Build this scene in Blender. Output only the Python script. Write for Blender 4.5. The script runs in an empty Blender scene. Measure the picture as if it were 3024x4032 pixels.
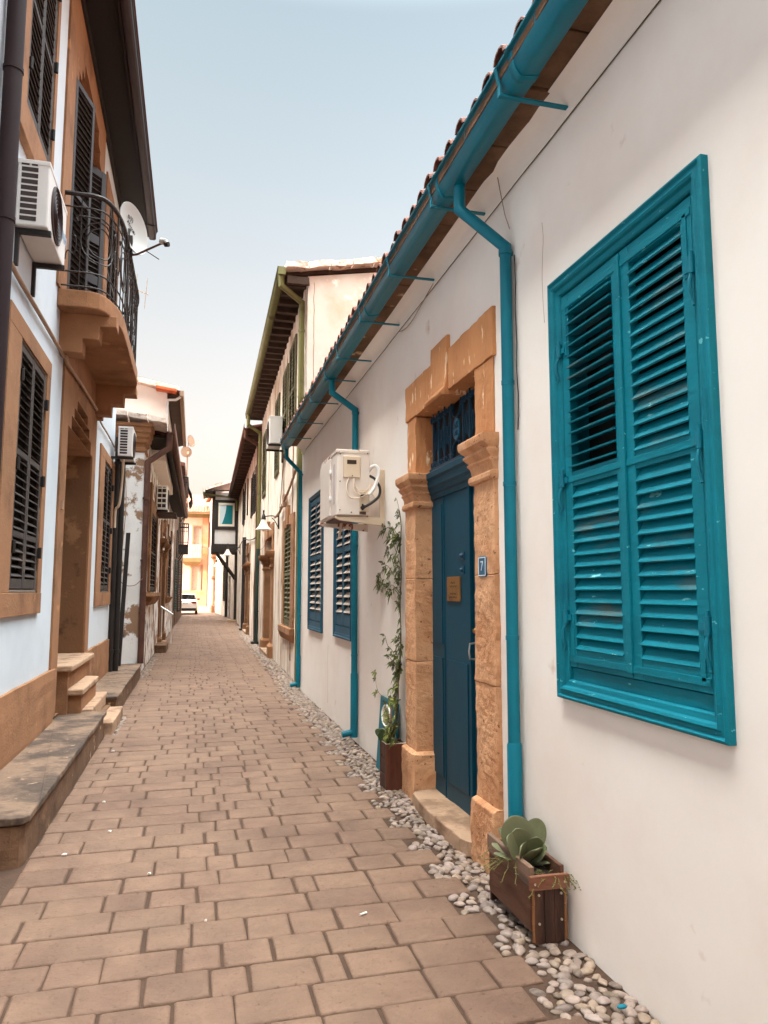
import bpy, bmesh, math, random
from mathutils import Vector, Matrix, noise
R = random.Random(11)
S = bpy.context.scene
COL = S.collection
PI = math.pi

# ------------------------------------------------------------------ frames and mesh builder
class Fr:
    """A wall frame: y runs along the street, o stands out from the wall, z is up."""
    def __init__(s, ox, oy, yref, ang, sg):
        s.M = Matrix.Translation((ox, oy, 0)) @ Matrix.Rotation(ang, 4, 'Z')
        s.yref, s.ang, s.sg = yref, ang, sg
    def world(s, b):
        return s.M @ Vector((s.sg*(b[0]-s.yref), b[1], b[2]))
FW = Fr(0, 0, 0, 0, 1)                                   # plain world x, y, z
FR = Fr(1.742, 0, 0, PI/2, 1)                            # white house on the right
FR2 = Fr(1.80, 12.4, 12.4, PI/2-math.atan(.0162), 1)     # houses beyond it
FR4 = Fr(2.3, 45, 45, PI/2+math.atan(.8/17), 1)          # where the street bends
FL = Fr(-1.40, 0, 0, -PI/2, -1)                          # tall pale house on the left
FL2 = Fr(-1.0, 15, 15, -PI/2-math.atan(.007), -1)        # houses beyond it
F5 = Fr(0, 68, 0, PI, -1)                                # house closing the street (y = world x)

def thing(name, label, cat, fr, b=(0, 0, 0), group=None):
    o = bpy.data.objects.new(name, None); COL.objects.link(o)
    o.empty_display_size = .2
    o.location = fr.world(b); o.rotation_euler = (0, 0, fr.ang)
    o['label'] = label; o['category'] = cat
    if group: o['group'] = group
    o['_b'] = b
    return o
def tag(o, label=None, cat=None, group=None, kind=None):
    if label: o['label'] = label
    if cat: o['category'] = cat
    if group: o['group'] = group
    if kind: o['kind'] = kind
    return o

class MB:
    def __init__(s, fr=FW, b=(0, 0, 0)):
        s.fr, s.b, s.bm = fr, b, bmesh.new()
    def T(s, p):
        return Vector((s.fr.sg*(p[0]-s.b[0]), p[1]-s.b[1], p[2]-s.b[2]))
    def v(s, p): return s.bm.verts.new(s.T(p))
    def f(s, vs):
        try: return s.bm.faces.new(vs)
        except ValueError: return None
    def quad(s, *ps): return s.f([s.v(p) for p in ps])
    def box(s, y0, y1, o0, o1, z0, z1):
        V = [s.v((y, o, z)) for y in (y0, y1) for o in (o0, o1) for z in (z0, z1)]
        for q in ((0, 1, 3, 2), (4, 6, 7, 5), (0, 4, 5, 1), (2, 3, 7, 6), (0, 2, 6, 4), (1, 5, 7, 3)):
            s.f([V[i] for i in q])
        return s
    def loops(s, rings, cap=True, closed=True):
        Vs = [[s.v(p) for p in r] for r in rings]
        n = len(Vs[0])
        for a, b in zip(Vs, Vs[1:]):
            for i in range(n if closed else n-1):
                s.f([a[i], a[(i+1) % n], b[(i+1) % n], b[i]])
        if cap and closed:
            s.f(Vs[0][::-1]); s.f(Vs[-1])
        return s
    def loft(s, prof):                                    # rectangles (y0,y1,o0,o1,z)
        return s.loops([[(a, c, z), (b, c, z), (b, d, z), (a, d, z)] for a, b, c, d, z in prof])
    def prism_oz(s, pts, y0, y1):
        return s.loops([[(y0, o, z) for o, z in pts], [(y1, o, z) for o, z in pts]])
    def prism_yz(s, pts, o0, o1):
        return s.loops([[(y, o0, z) for y, z in pts], [(y, o1, z) for y, z in pts]])
    def prism_yo(s, pts, z0, z1):
        return s.loops([[(y, o, z0) for y, o in pts], [(y, o, z1) for y, o in pts]])
    def sheet_oz(s, pts, y0, y1):
        return s.loops([[(y0, o, z) for o, z in pts], [(y1, o, z) for o, z in pts]], closed=False)
    def tube(s, pts, r, n=10, cap=True):
        P = [Vector(p) for p in pts]; rings = []
        rr = r if isinstance(r, (list, tuple)) else [r]*len(P)
        a = None
        for i, p in enumerate(P):
            d0 = (p-P[i-1]).normalized() if i > 0 else (P[1]-p).normalized()
            d1 = (P[i+1]-p).normalized() if i < len(P)-1 else d0
            t = (d0+d1).normalized() if (d0+d1).length > 1e-6 else d0
            if a is None:
                a = t.cross(Vector((0, 0, 1)) if abs(t.z) < .9 else Vector((1, 0, 0)))
            a = a-t*a.dot(t)
            if a.length < 1e-5: a = t.orthogonal()
            a.normalize(); c = t.cross(a)
            k = 1/max(.6, d0.dot(t))
            q = (d1-d0); q = q-t*q.dot(t)                 # widen only in the plane of the bend
            qn = q.normalized() if q.length > 1e-4 else None
            ring = []
            for j in range(n):
                e = (a*math.cos(2*PI*j/n)+c*math.sin(2*PI*j/n))*rr[i]
                if qn is not None: e = e+qn*(e.dot(qn)*(k-1))
                ring.append(tuple(p+e))
            rings.append(ring)
        return s.loops(rings, cap)
    def cyl(s, p, q, r, r2=None, n=14):
        return s.tube([p, q], [r, r if r2 is None else r2], n)
    def bar(s, p, q, w, h):                               # flat bar between two points
        P, Q = Vector(p), Vector(q); t = (Q-P).normalized()
        u = Vector((0, 0, 1)) if abs(t.z) < .9 else Vector((0, 1, 0))
        a = t.cross(u).normalized()*w/2; b = a.cross(t).normalized()*h/2
        return s.loops([[tuple(X+a+b), tuple(X-a+b), tuple(X-a-b), tuple(X+a-b)] for X in (P, Q)])
    def lathe(s, c, prof, n=20):                          # prof (r, z) about a vertical axis
        return s.loops([[(c[0]+r*math.cos(2*PI*j/n), c[1]+r*math.sin(2*PI*j/n), c[2]+z) for j in range(n)] for r, z in prof])
    def ball(s, c, rad, seg=10, rot=None):
        rings = []
        for i in range(1, seg):
            t = PI*i/seg
            ring = []
            for j in range(seg*2):
                d = Vector((math.sin(t)*math.cos(PI*j/seg)*rad[0], math.sin(t)*math.sin(PI*j/seg)*rad[1], math.cos(t)*rad[2]))
                if rot: d = rot @ d
                ring.append(tuple(Vector(c)+d))
            rings.append(ring)
        return s.loops(rings)
    def turn(s, y, o, ang):                               # rotate everything so far about a vertical hinge
        c = s.T((y, o, s.b[2]))
        M = Matrix.Translation(c) @ Matrix.Rotation(ang, 4, 'Z') @ Matrix.Translation(-c)
        bmesh.ops.transform(s.bm, matrix=M, verts=s.bm.verts); return s
    def rough(s, size=.06, amt=.004, freq=9., big=0., seed=0.):
        bmesh.ops.recalc_face_normals(s.bm, faces=s.bm.faces)
        for _ in range(5):
            es = [e for e in s.bm.edges if e.calc_length() > size]
            if not es or len(s.bm.verts) > 30000: break
            bmesh.ops.subdivide_edges(s.bm, edges=es, cuts=1, use_grid_fill=True)
        off = Vector((seed, seed*1.7, 3.1))
        for v in s.bm.verts:
            w = v.co+off
            d = noise.noise_vector(w*freq)*amt
            if big: d += noise.noise_vector(w*freq*.25)*big
            v.co += d
        return s
    def build(s, name, m, parent=None, smooth=None, bevel=0, solid=0, label=None, seg=2):
        bmesh.ops.recalc_face_normals(s.bm, faces=s.bm.faces)
        me = bpy.data.meshes.new(name); s.bm.to_mesh(me); s.bm.free()
        me.materials.append(m)
        if smooth is not None:
            me.polygons.foreach_set('use_smooth', [True]*len(me.polygons))
            me.set_sharp_from_angle(angle=math.radians(smooth))
        o = bpy.data.objects.new(name, me); COL.objects.link(o)
        if parent is not None: o.parent = parent
        else:
            o.location = s.fr.world(s.b); o.rotation_euler = (0, 0, s.fr.ang)
        if solid:
            d = o.modifiers.new('solid', 'SOLIDIFY'); d.thickness = solid; d.offset = 0
        if bevel:
            d = o.modifiers.new('bevel', 'BEVEL'); d.width = bevel; d.segments = seg; d.limit_method = 'ANGLE'; d.angle_limit = math.radians(38)
        if label: o['label'] = label
        return o

def wall_mb(fr, b, y0, y1, z0, z1, holes, depth=.22, back=.4, grid=None):
    """front face with rectangular openings, their reveals, and closing ends"""
    mb = MB(fr, b)
    ys = sorted({y0, y1, *[h[0] for h in holes], *[h[1] for h in holes]})
    zs = sorted({z0, z1, *[h[2] for h in holes], *[h[3] for h in holes]})
    ys = [y for y in ys if y0-1e-6 <= y <= y1+1e-6]; zs = [z for z in zs if z0-1e-6 <= z <= z1+1e-6]
    def hole(i, j):
        if i < 0 or j < 0 or i >= len(ys)-1 or j >= len(zs)-1: return False
        yc, zc = (ys[i]+ys[i+1])/2, (zs[j]+zs[j+1])/2
        return any(h[0] < yc < h[1] and h[2] < zc < h[3] for h in holes)
    V = {}
    def vv(i, j, o):
        k = (i, j, o)
        if k not in V: V[k] = mb.v((ys[i], o, zs[j]))
        return V[k]
    for i in range(len(ys)-1):
        for j in range(len(zs)-1):
            if not hole(i, j):
                mb.f([vv(i, j, 0), vv(i+1, j, 0), vv(i+1, j+1, 0), vv(i, j+1, 0)])
            else:
                for a, b2, di, dj in (((i, j), (i+1, j), 0, -1), ((i, j+1), (i+1, j+1), 0, 1), ((i, j), (i, j+1), -1, 0), ((i+1, j), (i+1, j+1), 1, 0)):
                    if not hole(i+di, j+dj):
                        mb.f([vv(*a, 0), vv(*b2, 0), vv(*b2, -depth), vv(*a, -depth)])
    for y in (y0, y1): mb.quad((y, 0, z0), (y, -back, z0), (y, -back, z1), (y, 0, z1))
    mb.quad((y0, 0, z1), (y1, 0, z1), (y1, -back, z1), (y0, -back, z1))
    return mb

# ------------------------------------------------------------------ materials
def ln(c):                                               # sRGB 0-255 to linear
    return tuple(((x/255)/12.92 if x/255 < .04045 else ((x/255+.055)/1.055)**2.4) for x in c)+(1,)
def mat(name, col, rough=.75, var=.12, vs=3., bump=.25, bs=70., col2=None, c2s=2., c2=(.55, .62), stretch=(1, 1, 1),
        island=0., metal=0., spec=.35, big=0., bigs=2.5, c3=None, c3s=30., c3t=(.68, .7), hue=0.):
    m = bpy.data.materials.new(name); m.use_nodes = True
    nt = m.node_tree; N = nt.nodes; L = nt.links; bs_ = N['Principled BSDF']
    bs_.inputs['Roughness'].default_value = rough; bs_.inputs['Metallic'].default_value = metal
    bs_.inputs['Specular IOR Level'].default_value = spec
    geo = N.new('ShaderNodeNewGeometry')
    mp = N.new('ShaderNodeMapping'); L.new(geo.outputs['Position'], mp.inputs['Vector']); mp.inputs['Scale'].default_value = stretch
    def nz(scale, det=5, ro=.6):
        n = N.new('ShaderNodeTexNoise'); n.inputs['Scale'].default_value = scale; n.inputs['Detail'].default_value = det
        n.inputs['Roughness'].default_value = ro; L.new(mp.outputs['Vector'], n.inputs['Vector']); return n.outputs['Fac']
    def rng(src, a, b, c, d):
        n = N.new('ShaderNodeMapRange'); L.new(src, n.inputs['Value'])
        for k, x in zip(('From Min', 'From Max', 'To Min', 'To Max'), (a, b, c, d)): n.inputs[k].default_value = x
        return n.outputs['Result']
    def mix(fac, a, b):
        n = N.new('ShaderNodeMix'); n.data_type = 'RGBA'
        L.new(fac, n.inputs[0])
        for x, i in ((a, 6), (b, 7)):
            if isinstance(x, tuple): n.inputs[i].default_value = x
            else: L.new(x, n.inputs[i])
        return n.outputs[2]
    c = col if len(col) == 4 else ln(col)
    cur = c
    if col2 is not None:
        cur = mix(rng(nz(c2s, 7, .62), c2[0], c2[1], 0, 1), cur, col2 if len(col2) == 4 else ln(col2))
    if c3 is not None:
        cur = mix(rng(nz(c3s, 5, .6), c3t[0], c3t[1], 0, 1), cur, c3 if len(c3) == 4 else ln(c3))
    h = N.new('ShaderNodeHueSaturation')
    if isinstance(cur, tuple): h.inputs['Color'].default_value = cur
    else: L.new(cur, h.inputs['Color'])
    val = rng(nz(vs), .25, .75, 1-var, 1+var)
    if island:
        iv = rng(geo.outputs['Random Per Island'], 0, 1, 1-island, 1+island)
        mu = N.new('ShaderNodeMath'); mu.operation = 'MULTIPLY'; L.new(val, mu.inputs[0]); L.new(iv, mu.inputs[1]); val = mu.outputs[0]
    if hue:
        w = N.new('ShaderNodeTexWhiteNoise'); w.noise_dimensions = '1D'; L.new(geo.outputs['Random Per Island'], w.inputs['W'])
        L.new(rng(w.outputs['Value'], 0, 1, .5-hue, .5+hue), h.inputs['Hue'])
        L.new(rng(w.outputs['Value'], 0, 1, .8, 1.12), h.inputs['Saturation'])
    L.new(val, h.inputs['Value'])
    L.new(h.outputs['Color'], bs_.inputs['Base Color'])
    if bump:
        b = N.new('ShaderNodeBump'); b.inputs['Strength'].default_value = bump; b.inputs['Distance'].default_value = .01
        L.new(nz(bs, 6, .65), b.inputs['Height'])
        nrm = b.outputs['Normal']
        if big:
            b2 = N.new('ShaderNodeBump'); b2.inputs['Strength'].default_value = big; b2.inputs['Distance'].default_value = .05
            L.new(nz(bigs, 2, .5), b2.inputs['Height']); L.new(nrm, b2.inputs['Normal']); nrm = b2.outputs['Normal']
        L.new(nrm, bs_.inputs['Normal'])
    return m
M = {}
M['plaster'] = mat('white_plaster', (238, 228, 219), .88, .02, 2.2, .06, 50, col2=(231, 213, 201), c2s=.9, c2=(.45, .8), big=.14, bigs=2.2, c3=(206, 182, 164), c3s=3.1, c3t=(.69, .80), spec=.2)
M['plaster_pink'] = mat('weathered_pale_plaster', (206, 188, 176), .88, .06, 3, .3, 40, col2=(205, 172, 150), c2s=1.6, c2=(.5, .68), big=.15, c3=(240, 228, 218), c3s=4, c3t=(.6, .7))
M['plaster_old'] = mat('stained_old_plaster', (222, 208, 194), .9, .08, 2, .35, 35, col2=(164, 134, 110), c2s=1.3, c2=(.45, .68), stretch=(1.3, 1.3, .5), big=.06, c3=(106, 82, 64), c3s=2.6, c3t=(.58, .72))
M['plaster_peel'] = mat('peeling_plaster', (226, 222, 218), .9, .05, 3, .4, 30, col2=(146, 114, 90), c2s=1.9, c2=(.50, .54), big=.3, c3=(84, 66, 54), c3s=1.6, c3t=(.60, .65))
M['plaster_blue'] = mat('pale_blue_white_plaster', (196, 202, 208), .85, .03, 2, .15, 45, col2=(184, 190, 198), c2s=1.2, c2=(.5, .8), big=.08)
M['plaster_gray'] = mat('grey_white_panel', (212, 206, 203), .85, .05, 3, .2, 40, col2=(160, 146, 136), c2s=2.2, c2=(.62, .66))
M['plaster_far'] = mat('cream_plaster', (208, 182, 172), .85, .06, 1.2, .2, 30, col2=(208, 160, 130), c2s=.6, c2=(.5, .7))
M['ochre'] = mat('ochre_sandstone', (202, 140, 92), .92, .12, 7, .6, 70, col2=(182, 120, 76), c2s=3.5, c2=(.46, .64), big=.3, bigs=20, c3=(238, 206, 170), c3s=14, c3t=(.615, .65), stretch=(1, 1, .28))
M['ochre_shaft'] = mat('pitted_sandstone', (206, 154, 114), .94, .11, 8, .6, 55, col2=(186, 130, 90), c2s=4.5, c2=(.44, .64), big=.14, bigs=26, c3=(104, 66, 42), c3s=34, c3t=(.63, .68))
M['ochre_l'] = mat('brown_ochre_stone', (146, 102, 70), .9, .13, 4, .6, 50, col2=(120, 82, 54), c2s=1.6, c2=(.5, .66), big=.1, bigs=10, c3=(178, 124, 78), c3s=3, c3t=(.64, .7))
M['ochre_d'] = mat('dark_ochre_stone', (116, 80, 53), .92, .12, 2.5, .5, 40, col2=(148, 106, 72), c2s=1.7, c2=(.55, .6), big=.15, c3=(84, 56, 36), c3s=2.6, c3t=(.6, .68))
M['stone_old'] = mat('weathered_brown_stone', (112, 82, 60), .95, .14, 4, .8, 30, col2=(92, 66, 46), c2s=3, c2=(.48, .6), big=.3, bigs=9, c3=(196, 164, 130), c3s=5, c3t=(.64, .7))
M['slab'] = mat('dirty_limestone_slab', (122, 98, 80), .93, .16, 4, .8, 30, col2=(74, 60, 51), c2s=2.6, c2=(.44, .6), big=.35, bigs=9, c3=(158, 134, 112), c3s=9, c3t=(.64, .7))
M['step'] = mat('worn_limestone', (166, 134, 108), .9, .12, 5, .6, 40, col2=(128, 98, 76), c2s=3, c2=(.5, .62), big=.2, bigs=9)
M['mortar'] = mat('pale_mortar', (222, 204, 190), .95, .12, 5, .8, 25, col2=(170, 130, 104), c2s=5, c2=(.58, .64), big=.5, bigs=12)
M['paver'] = mat('paving_block', (119, 92, 74), .75, .17, 5, .7, 50, col2=(100, 74, 60), c2s=1.1, c2=(.42, .70), island=.08, spec=.35, c3=(88, 62, 48), c3s=34, c3t=(.62, .70), big=.35, bigs=11)
M['joint'] = mat('earth_joint', (74, 54, 41), .95, .25, 8, .8, 60)
M['pebbled'] = mat('pebble_mortar', (118, 90, 72), .95, .2, 8, .8, 60)
M['pebble'] = mat('river_pebble', (138, 118, 104), .6, .2, 30, .2, 90, island=.30, hue=.010, spec=.35, col2=(112, 92, 78), c2s=14, c2=(.52, .66))
M['teal'] = mat('teal_gloss_paint', (0, 108, 126), .42, .08, 6, .15, 30, col2=(0, 94, 114), c2s=3, c2=(.5, .75), spec=.28, c3=(70, 160, 170), c3s=40, c3t=(.76, .79), big=.05, bigs=8)
M['teal_wood'] = mat('worn_teal_painted_wood', (0, 114, 130), .55, .12, 8, .4, 50, col2=(0, 92, 108), c2s=4, c2=(.5, .7), stretch=(1, .3, 1), spec=.2, c3=(90, 176, 184), c3s=30, c3t=(.675, .70))
M['teal_slat'] = mat('mottled_teal_slat', (0, 112, 128), .55, .14, 8, .4, 50, col2=(84, 108, 108), c2s=7, c2=(.54, .70), stretch=(1, .25, 1), spec=.2, c3=(120, 190, 194), c3s=26, c3t=(.675, .69))  # teal paint broken by greyer patches and pale chips
M['teal_dark'] = mat('dark_teal_painted_wood', (24, 78, 100), .5, .08, 8, .2, 50, col2=(16, 62, 82), c2s=4, c2=(.5, .7))
M['slat_pale'] = mat('sun_bleached_slat', (176, 160, 146), .6, .1, 8, .2, 50, col2=(90, 110, 118), c2s=6, c2=(.6, .66))
M['door_blue'] = mat('deep_blue_painted_door', (0, 60, 78), .5, .08, 5, .12, 40, col2=(0, 50, 66), c2s=2, c2=(.5, .75), stretch=(1, 1, .3), spec=.22)
M['iron_blue'] = mat('blue_painted_iron', (16, 62, 84), .45, .08, 9, .1, 60, spec=.5, c3=(96, 78, 66), c3s=20, c3t=(.64, .7))
M['medal'] = mat('blue_medallion', (26, 96, 124), .4, .15, 30, .3, 60)
M['dark'] = mat('dark_interior', (22, 17, 14), .9, .1, 3, 0)  # near-black tone stands in for unlit space behind openings and slats
M['glass'] = mat('dim_window_glass', (34, 26, 22), .5, .2, 4, 0, spec=.3)
M['brown_shut'] = mat('dark_brown_shutter', (58, 50, 47), .65, .12, 6, .3, 60, col2=(88, 74, 66), c2s=5, c2=(.6, .68), stretch=(1, .4, 1))
M['brown_edge'] = mat('bleached_shutter_frame', (94, 80, 70), .75, .15, 8, .4, 60, col2=(52, 44, 41), c2s=6, c2=(.5, .6))
M['gray_door'] = mat('dark_grey_painted_wood', (62, 58, 60), .6, .08, 5, .2, 50)
M['black_shut'] = mat('blackened_shutter', (42, 34, 30), .7, .15, 6, .2, 50)
M['olive_shut'] = mat('olive_green_shutter', (90, 84, 58), .65, .12, 7, .25, 50, col2=(74, 74, 50), c2s=5, c2=(.55, .65))
M['green_shut'] = mat('faded_green_shutter', (22, 58, 56), .65, .12, 7, .25, 50)
M['olive'] = mat('olive_painted_metal', (108, 104, 62), .55, .12, 5, .15, 40, col2=(84, 78, 48), c2s=3, c2=(.55, .68))
M['copper'] = mat('rusty_brown_pipe', (86, 54, 42), .55, .15, 6, .2, 40, col2=(74, 44, 34), c2s=4, c2=(.5, .62))
M['pipe_dark'] = mat('dark_purple_brown_pipe', (44, 30, 31), .6, .1, 5, .1, 40, spec=.15)
M['pipe_black'] = mat('black_pipe', (34, 28, 26), .55, .15, 5, .15, 40)
M['eave'] = mat('dark_eave_timber', (28, 20, 17), .8, .15, 4, .3, 40, stretch=(1, .3, 1))
M['rafter'] = mat('old_rafter_timber', (66, 47, 36), .85, .18, 6, .4, 40, col2=(58, 40, 30), c2s=4, c2=(.5, .62))
M['timber'] = mat('black_brown_timber', (44, 36, 31), .8, .15, 5, .3, 40)
M['tile'] = mat('terracotta_tile', (112, 66, 52), .88, .18, 9, .5, 50, island=.25, col2=(72, 48, 42), c2s=6, c2=(.55, .68))
M['tile_far'] = mat('pale_roof_tile', (150, 100, 78), .85, .15, 4, .4, 40, island=.2)  # lighter clay tone for the distant roofs
M['orange'] = mat('orange_brick_tile', (186, 90, 52), .85, .12, 8, .4, 50)
M['ac'] = mat('cream_enamel', (222, 208, 196), .5, .04, 4, .06, 40, c3=(176, 120, 86), c3s=9, c3t=(.735, .76))
M['ac_rust'] = mat('rusting_enamel', (220, 204, 190), .6, .05, 4, .2, 40, col2=(142, 62, 32), c2s=9, c2=(.55, .6))
M['ac_beige'] = mat('beige_plastic', (214, 192, 166), .55, .04, 5, .05, 40)
M['ac_gray'] = mat('grey_white_enamel', (206, 200, 196), .5, .04, 4, .06, 40)
M['coil'] = mat('dark_coil', (48, 36, 32), .7, .15, 12, .3, 80)
M['fan'] = mat('dark_fan_grille', (58, 42, 38), .6, .15, 9, .2, 60)
M['label_gray'] = mat('faded_label', (196, 180, 178), .6, .05, 9, 0)
M['cable_w'] = mat('cream_cable', (220, 200, 180), .55, .06, 9, 0)
M['cable_k'] = mat('black_cable', (46, 40, 38), .6, .1, 9, 0)
M['cable_g'] = mat('dusty_cable', (156, 126, 104), .8, .15, 12, .3, 90)
M['silver'] = mat('brushed_steel', (200, 196, 190), .3, .05, 6, .05, 60, metal=.9)
M['chrome_rail'] = mat('pale_steel_rail', (232, 228, 222), .3, .03, 6, 0, metal=.3)
M['brass'] = mat('tarnished_brass', (150, 104, 52), .42, .18, 16, .15, 50, metal=.6, col2=(92, 62, 36), c2s=8, c2=(.5, .65))
M['engrave'] = mat('engraved_line', (58, 42, 28), .7, .1, 9, 0)
M['dish'] = mat('pale_dish_enamel', (168, 166, 162), .45, .03, 3, .03, 30)
M['ink'] = mat('dark_print', (46, 36, 40), .7, .05, 5, 0)
M['blue_ink'] = mat('faded_blue_print', (140, 164, 184), .7, .05, 5, 0)
M['iron'] = mat('black_wrought_iron', (40, 32, 29), .55, .2, 9, .2, 60, c3=(104, 74, 54), c3s=14, c3t=(.62, .68))
M['wood_dk'] = mat('stained_dark_plank', (82, 52, 38), .6, .2, 9, .5, 40, col2=(52, 30, 22), c2s=6, c2=(.48, .6), stretch=(1, 1, .22), c3=(190, 118, 60), c3s=5, c3t=(.71, .73))
M['wood_md'] = mat('brown_plank', (92, 60, 44), .65, .18, 9, .5, 40, col2=(78, 44, 30), c2s=6, c2=(.5, .6), stretch=(1, .22, 1))
M['wood_gr'] = mat('grey_weathered_plank', (124, 96, 78), .8, .18, 9, .5, 40, col2=(90, 70, 58), c2s=6, c2=(.5, .6), stretch=(1, .2, 1))
M['wood_cap'] = mat('reddish_cap_plank', (130, 86, 64), .65, .16, 9, .5, 40, col2=(112, 62, 42), c2s=7, c2=(.5, .62), stretch=(.25, 1, 1))
M['wood_red'] = mat('red_brown_plank', (92, 52, 38), .5, .16, 9, .4, 40, col2=(74, 36, 26), c2s=7, c2=(.5, .62), stretch=(1, 1, .2))
M['bamboo'] = mat('cane_strip', (140, 92, 56), .6, .12, 9, .2, 40)
M['screw'] = mat('zinc_screw', (196, 180, 160), .4, .05, 9, 0, metal=.6)
M['soil'] = mat('potting_soil', (46, 34, 26), .95, .3, 14, 1, 60)
M['succ'] = mat('grey_green_succulent', (102, 102, 74), .55, .10, 9, .12, 40, island=.14, col2=(80, 84, 52), c2s=5, c2=(.5, .68), hue=.015)
M['succ_dk'] = mat('deep_green_leaf', (54, 66, 38), .45, .12, 9, .08, 40, island=.2)
M['moss'] = mat('dry_trailing_stem', (108, 100, 56), .8, .2, 12, .1, 40, island=.25)
M['leaf'] = mat('jasmine_leaf', (84, 88, 44), .55, .15, 9, .05, 40, island=.35, hue=.03)
M['leaf_hi'] = mat('fresh_yellow_green_leaf', (128, 134, 62), .55, .12, 9, .05, 40, island=.3, hue=.03)
M['stem'] = mat('vine_stem', (96, 84, 54), .75, .15, 9, .1, 40)
M['cane'] = mat('plant_stake', (150, 98, 66), .7, .1, 9, .1, 40)
M['sign_blue'] = mat('number_plate_enamel', (8, 84, 118), .3, .04, 5, 0, spec=.5)
M['sign_teal'] = mat('teal_board', (0, 104, 118), .5, .06, 5, .05, 30)
M['white'] = mat('white_enamel', (236, 234, 230), .4, .02, 5, 0)
M['emblem'] = mat('silvered_emblem', (196, 180, 176), .4, .2, 18, .4, 40, metal=.3, col2=(120, 92, 80), c2s=12, c2=(.5, .6))
M['curtain'] = mat('teal_curtain', (0, 104, 110), .8, .1, 9, .1, 40)
M['pane'] = mat('sky_tinted_pane', (186, 200, 204), .12, .03, 2, 0, spec=.6)  # pale base colour stands in for reflected sky
M['cream_frame'] = mat('cream_window_frame', (216, 204, 188), .6, .05, 5, .1, 40)
M['car'] = mat('white_car_paint', (226, 218, 212), .25, .02, 2, 0, spec=.6)
M['rubber'] = mat('black_rubber', (24, 22, 22), .7, .1, 9, .1, 60)
M['car_glass'] = mat('dark_car_glass', (30, 28, 28), .1, .05, 2, 0, spec=.7)
M['tail'] = mat('red_tail_lamp', (120, 26, 22), .3, .1, 5, 0)
M['lamp_glass'] = mat('frosted_lamp_glass', (214, 200, 186), .35, .05, 4, 0)
M['olive_stone'] = mat('olive_grey_stone', (126, 110, 76), .9, .15, 3, .4, 30)
M['terra'] = mat('sandstone_far', (186, 138, 112), .9, .12, 2, .4, 20, col2=(196, 132, 92), c2s=1.2, c2=(.5, .6))
M['litter'] = mat('paper_scrap', (226, 218, 210), .8, .05, 9, 0)
M['earth'] = mat('bare_ground', (150, 122, 100), .95, .12, .4, .3, 10)
M['verdi'] = mat('verdigris_pipe', (40, 58, 52), .55, .15, 5, .15, 40)

# ------------------------------------------------------------------ shared parts
def leaf_mb(fr, b, y0, y1, z0, z1, o, th=.035, stile=.055, rails=(.06, .05, .09), mids=(), pitch=.056, w=.05, tilt=42, tilts=None, dens=1.):
    """one louvred shutter leaf: returns (frame mesh, slat mesh)"""
    a = MB(fr, b); s = MB(fr, b)
    h = th/2
    a.box(y0, y0+stile, o-h, o+h, z0, z1); a.box(y1-stile, y1, o-h, o+h, z0, z1)
    zs = [z0+rails[2]] ; ps = []
    a.box(y0+stile, y1-stile, o-h*.9, o+h*.9, z0, z0+rails[2])
    a.box(y0+stile, y1-stile, o-h*.9, o+h*.9, z1-rails[0], z1)
    lo = z0+rails[2]
    for m in sorted(mids):
        a.box(y0+stile, y1-stile, o-h*.9, o+h*.9, m-rails[1]/2, m+rails[1]/2)
        ps.append((lo, m-rails[1]/2)); lo = m+rails[1]/2
    ps.append((lo, z1-rails[0]))
    for k, (p, q) in enumerate(ps):
        n = max(2, round((q-p)/pitch)); d = (q-p)/n
        t = math.radians((tilts[k] if tilts else tilt))
        for i in range(n):
            zc = p+d*(i+.5); tt = t+R.uniform(-.07, .07)
            c_, s_ = math.cos(tt)*w/2, math.sin(tt)*w/2
            e = .0042
            nx, nz = s_/(w/2)*e, c_/(w/2)*e
            zz = R.uniform(-.002, .002)
            y_a, y_b = y0+stile-.004, y1-stile+.004
            V = [[(yy, o-c_-nx, zc+s_-nz+zz), (yy, o-c_+nx, zc+s_+nz+zz), (yy, o+c_+nx, zc-s_+nz+zz), (yy, o+c_-nx, zc-s_-nz+zz)] for yy in (y_a, y_b)]
            s.loops(V)
    return a, s
def frame_mb(fr, b, y0, y1, z0, z1, prof):
    """mitred picture-frame moulding; prof = list of (inset, o)"""
    mb = MB(fr, b)
    rings = [[mb.v((y0+i, o, z0+i)), mb.v((y1-i, o, z0+i)), mb.v((y1-i, o, z1-i)), mb.v((y0+i, o, z1-i))] for i, o in prof]
    rings.append(rings[0])
    for a, c in zip(rings, rings[1:]):
        for k in range(4): mb.f([a[k], a[(k+1) % 4], c[(k+1) % 4], c[k]])
    return mb
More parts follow.
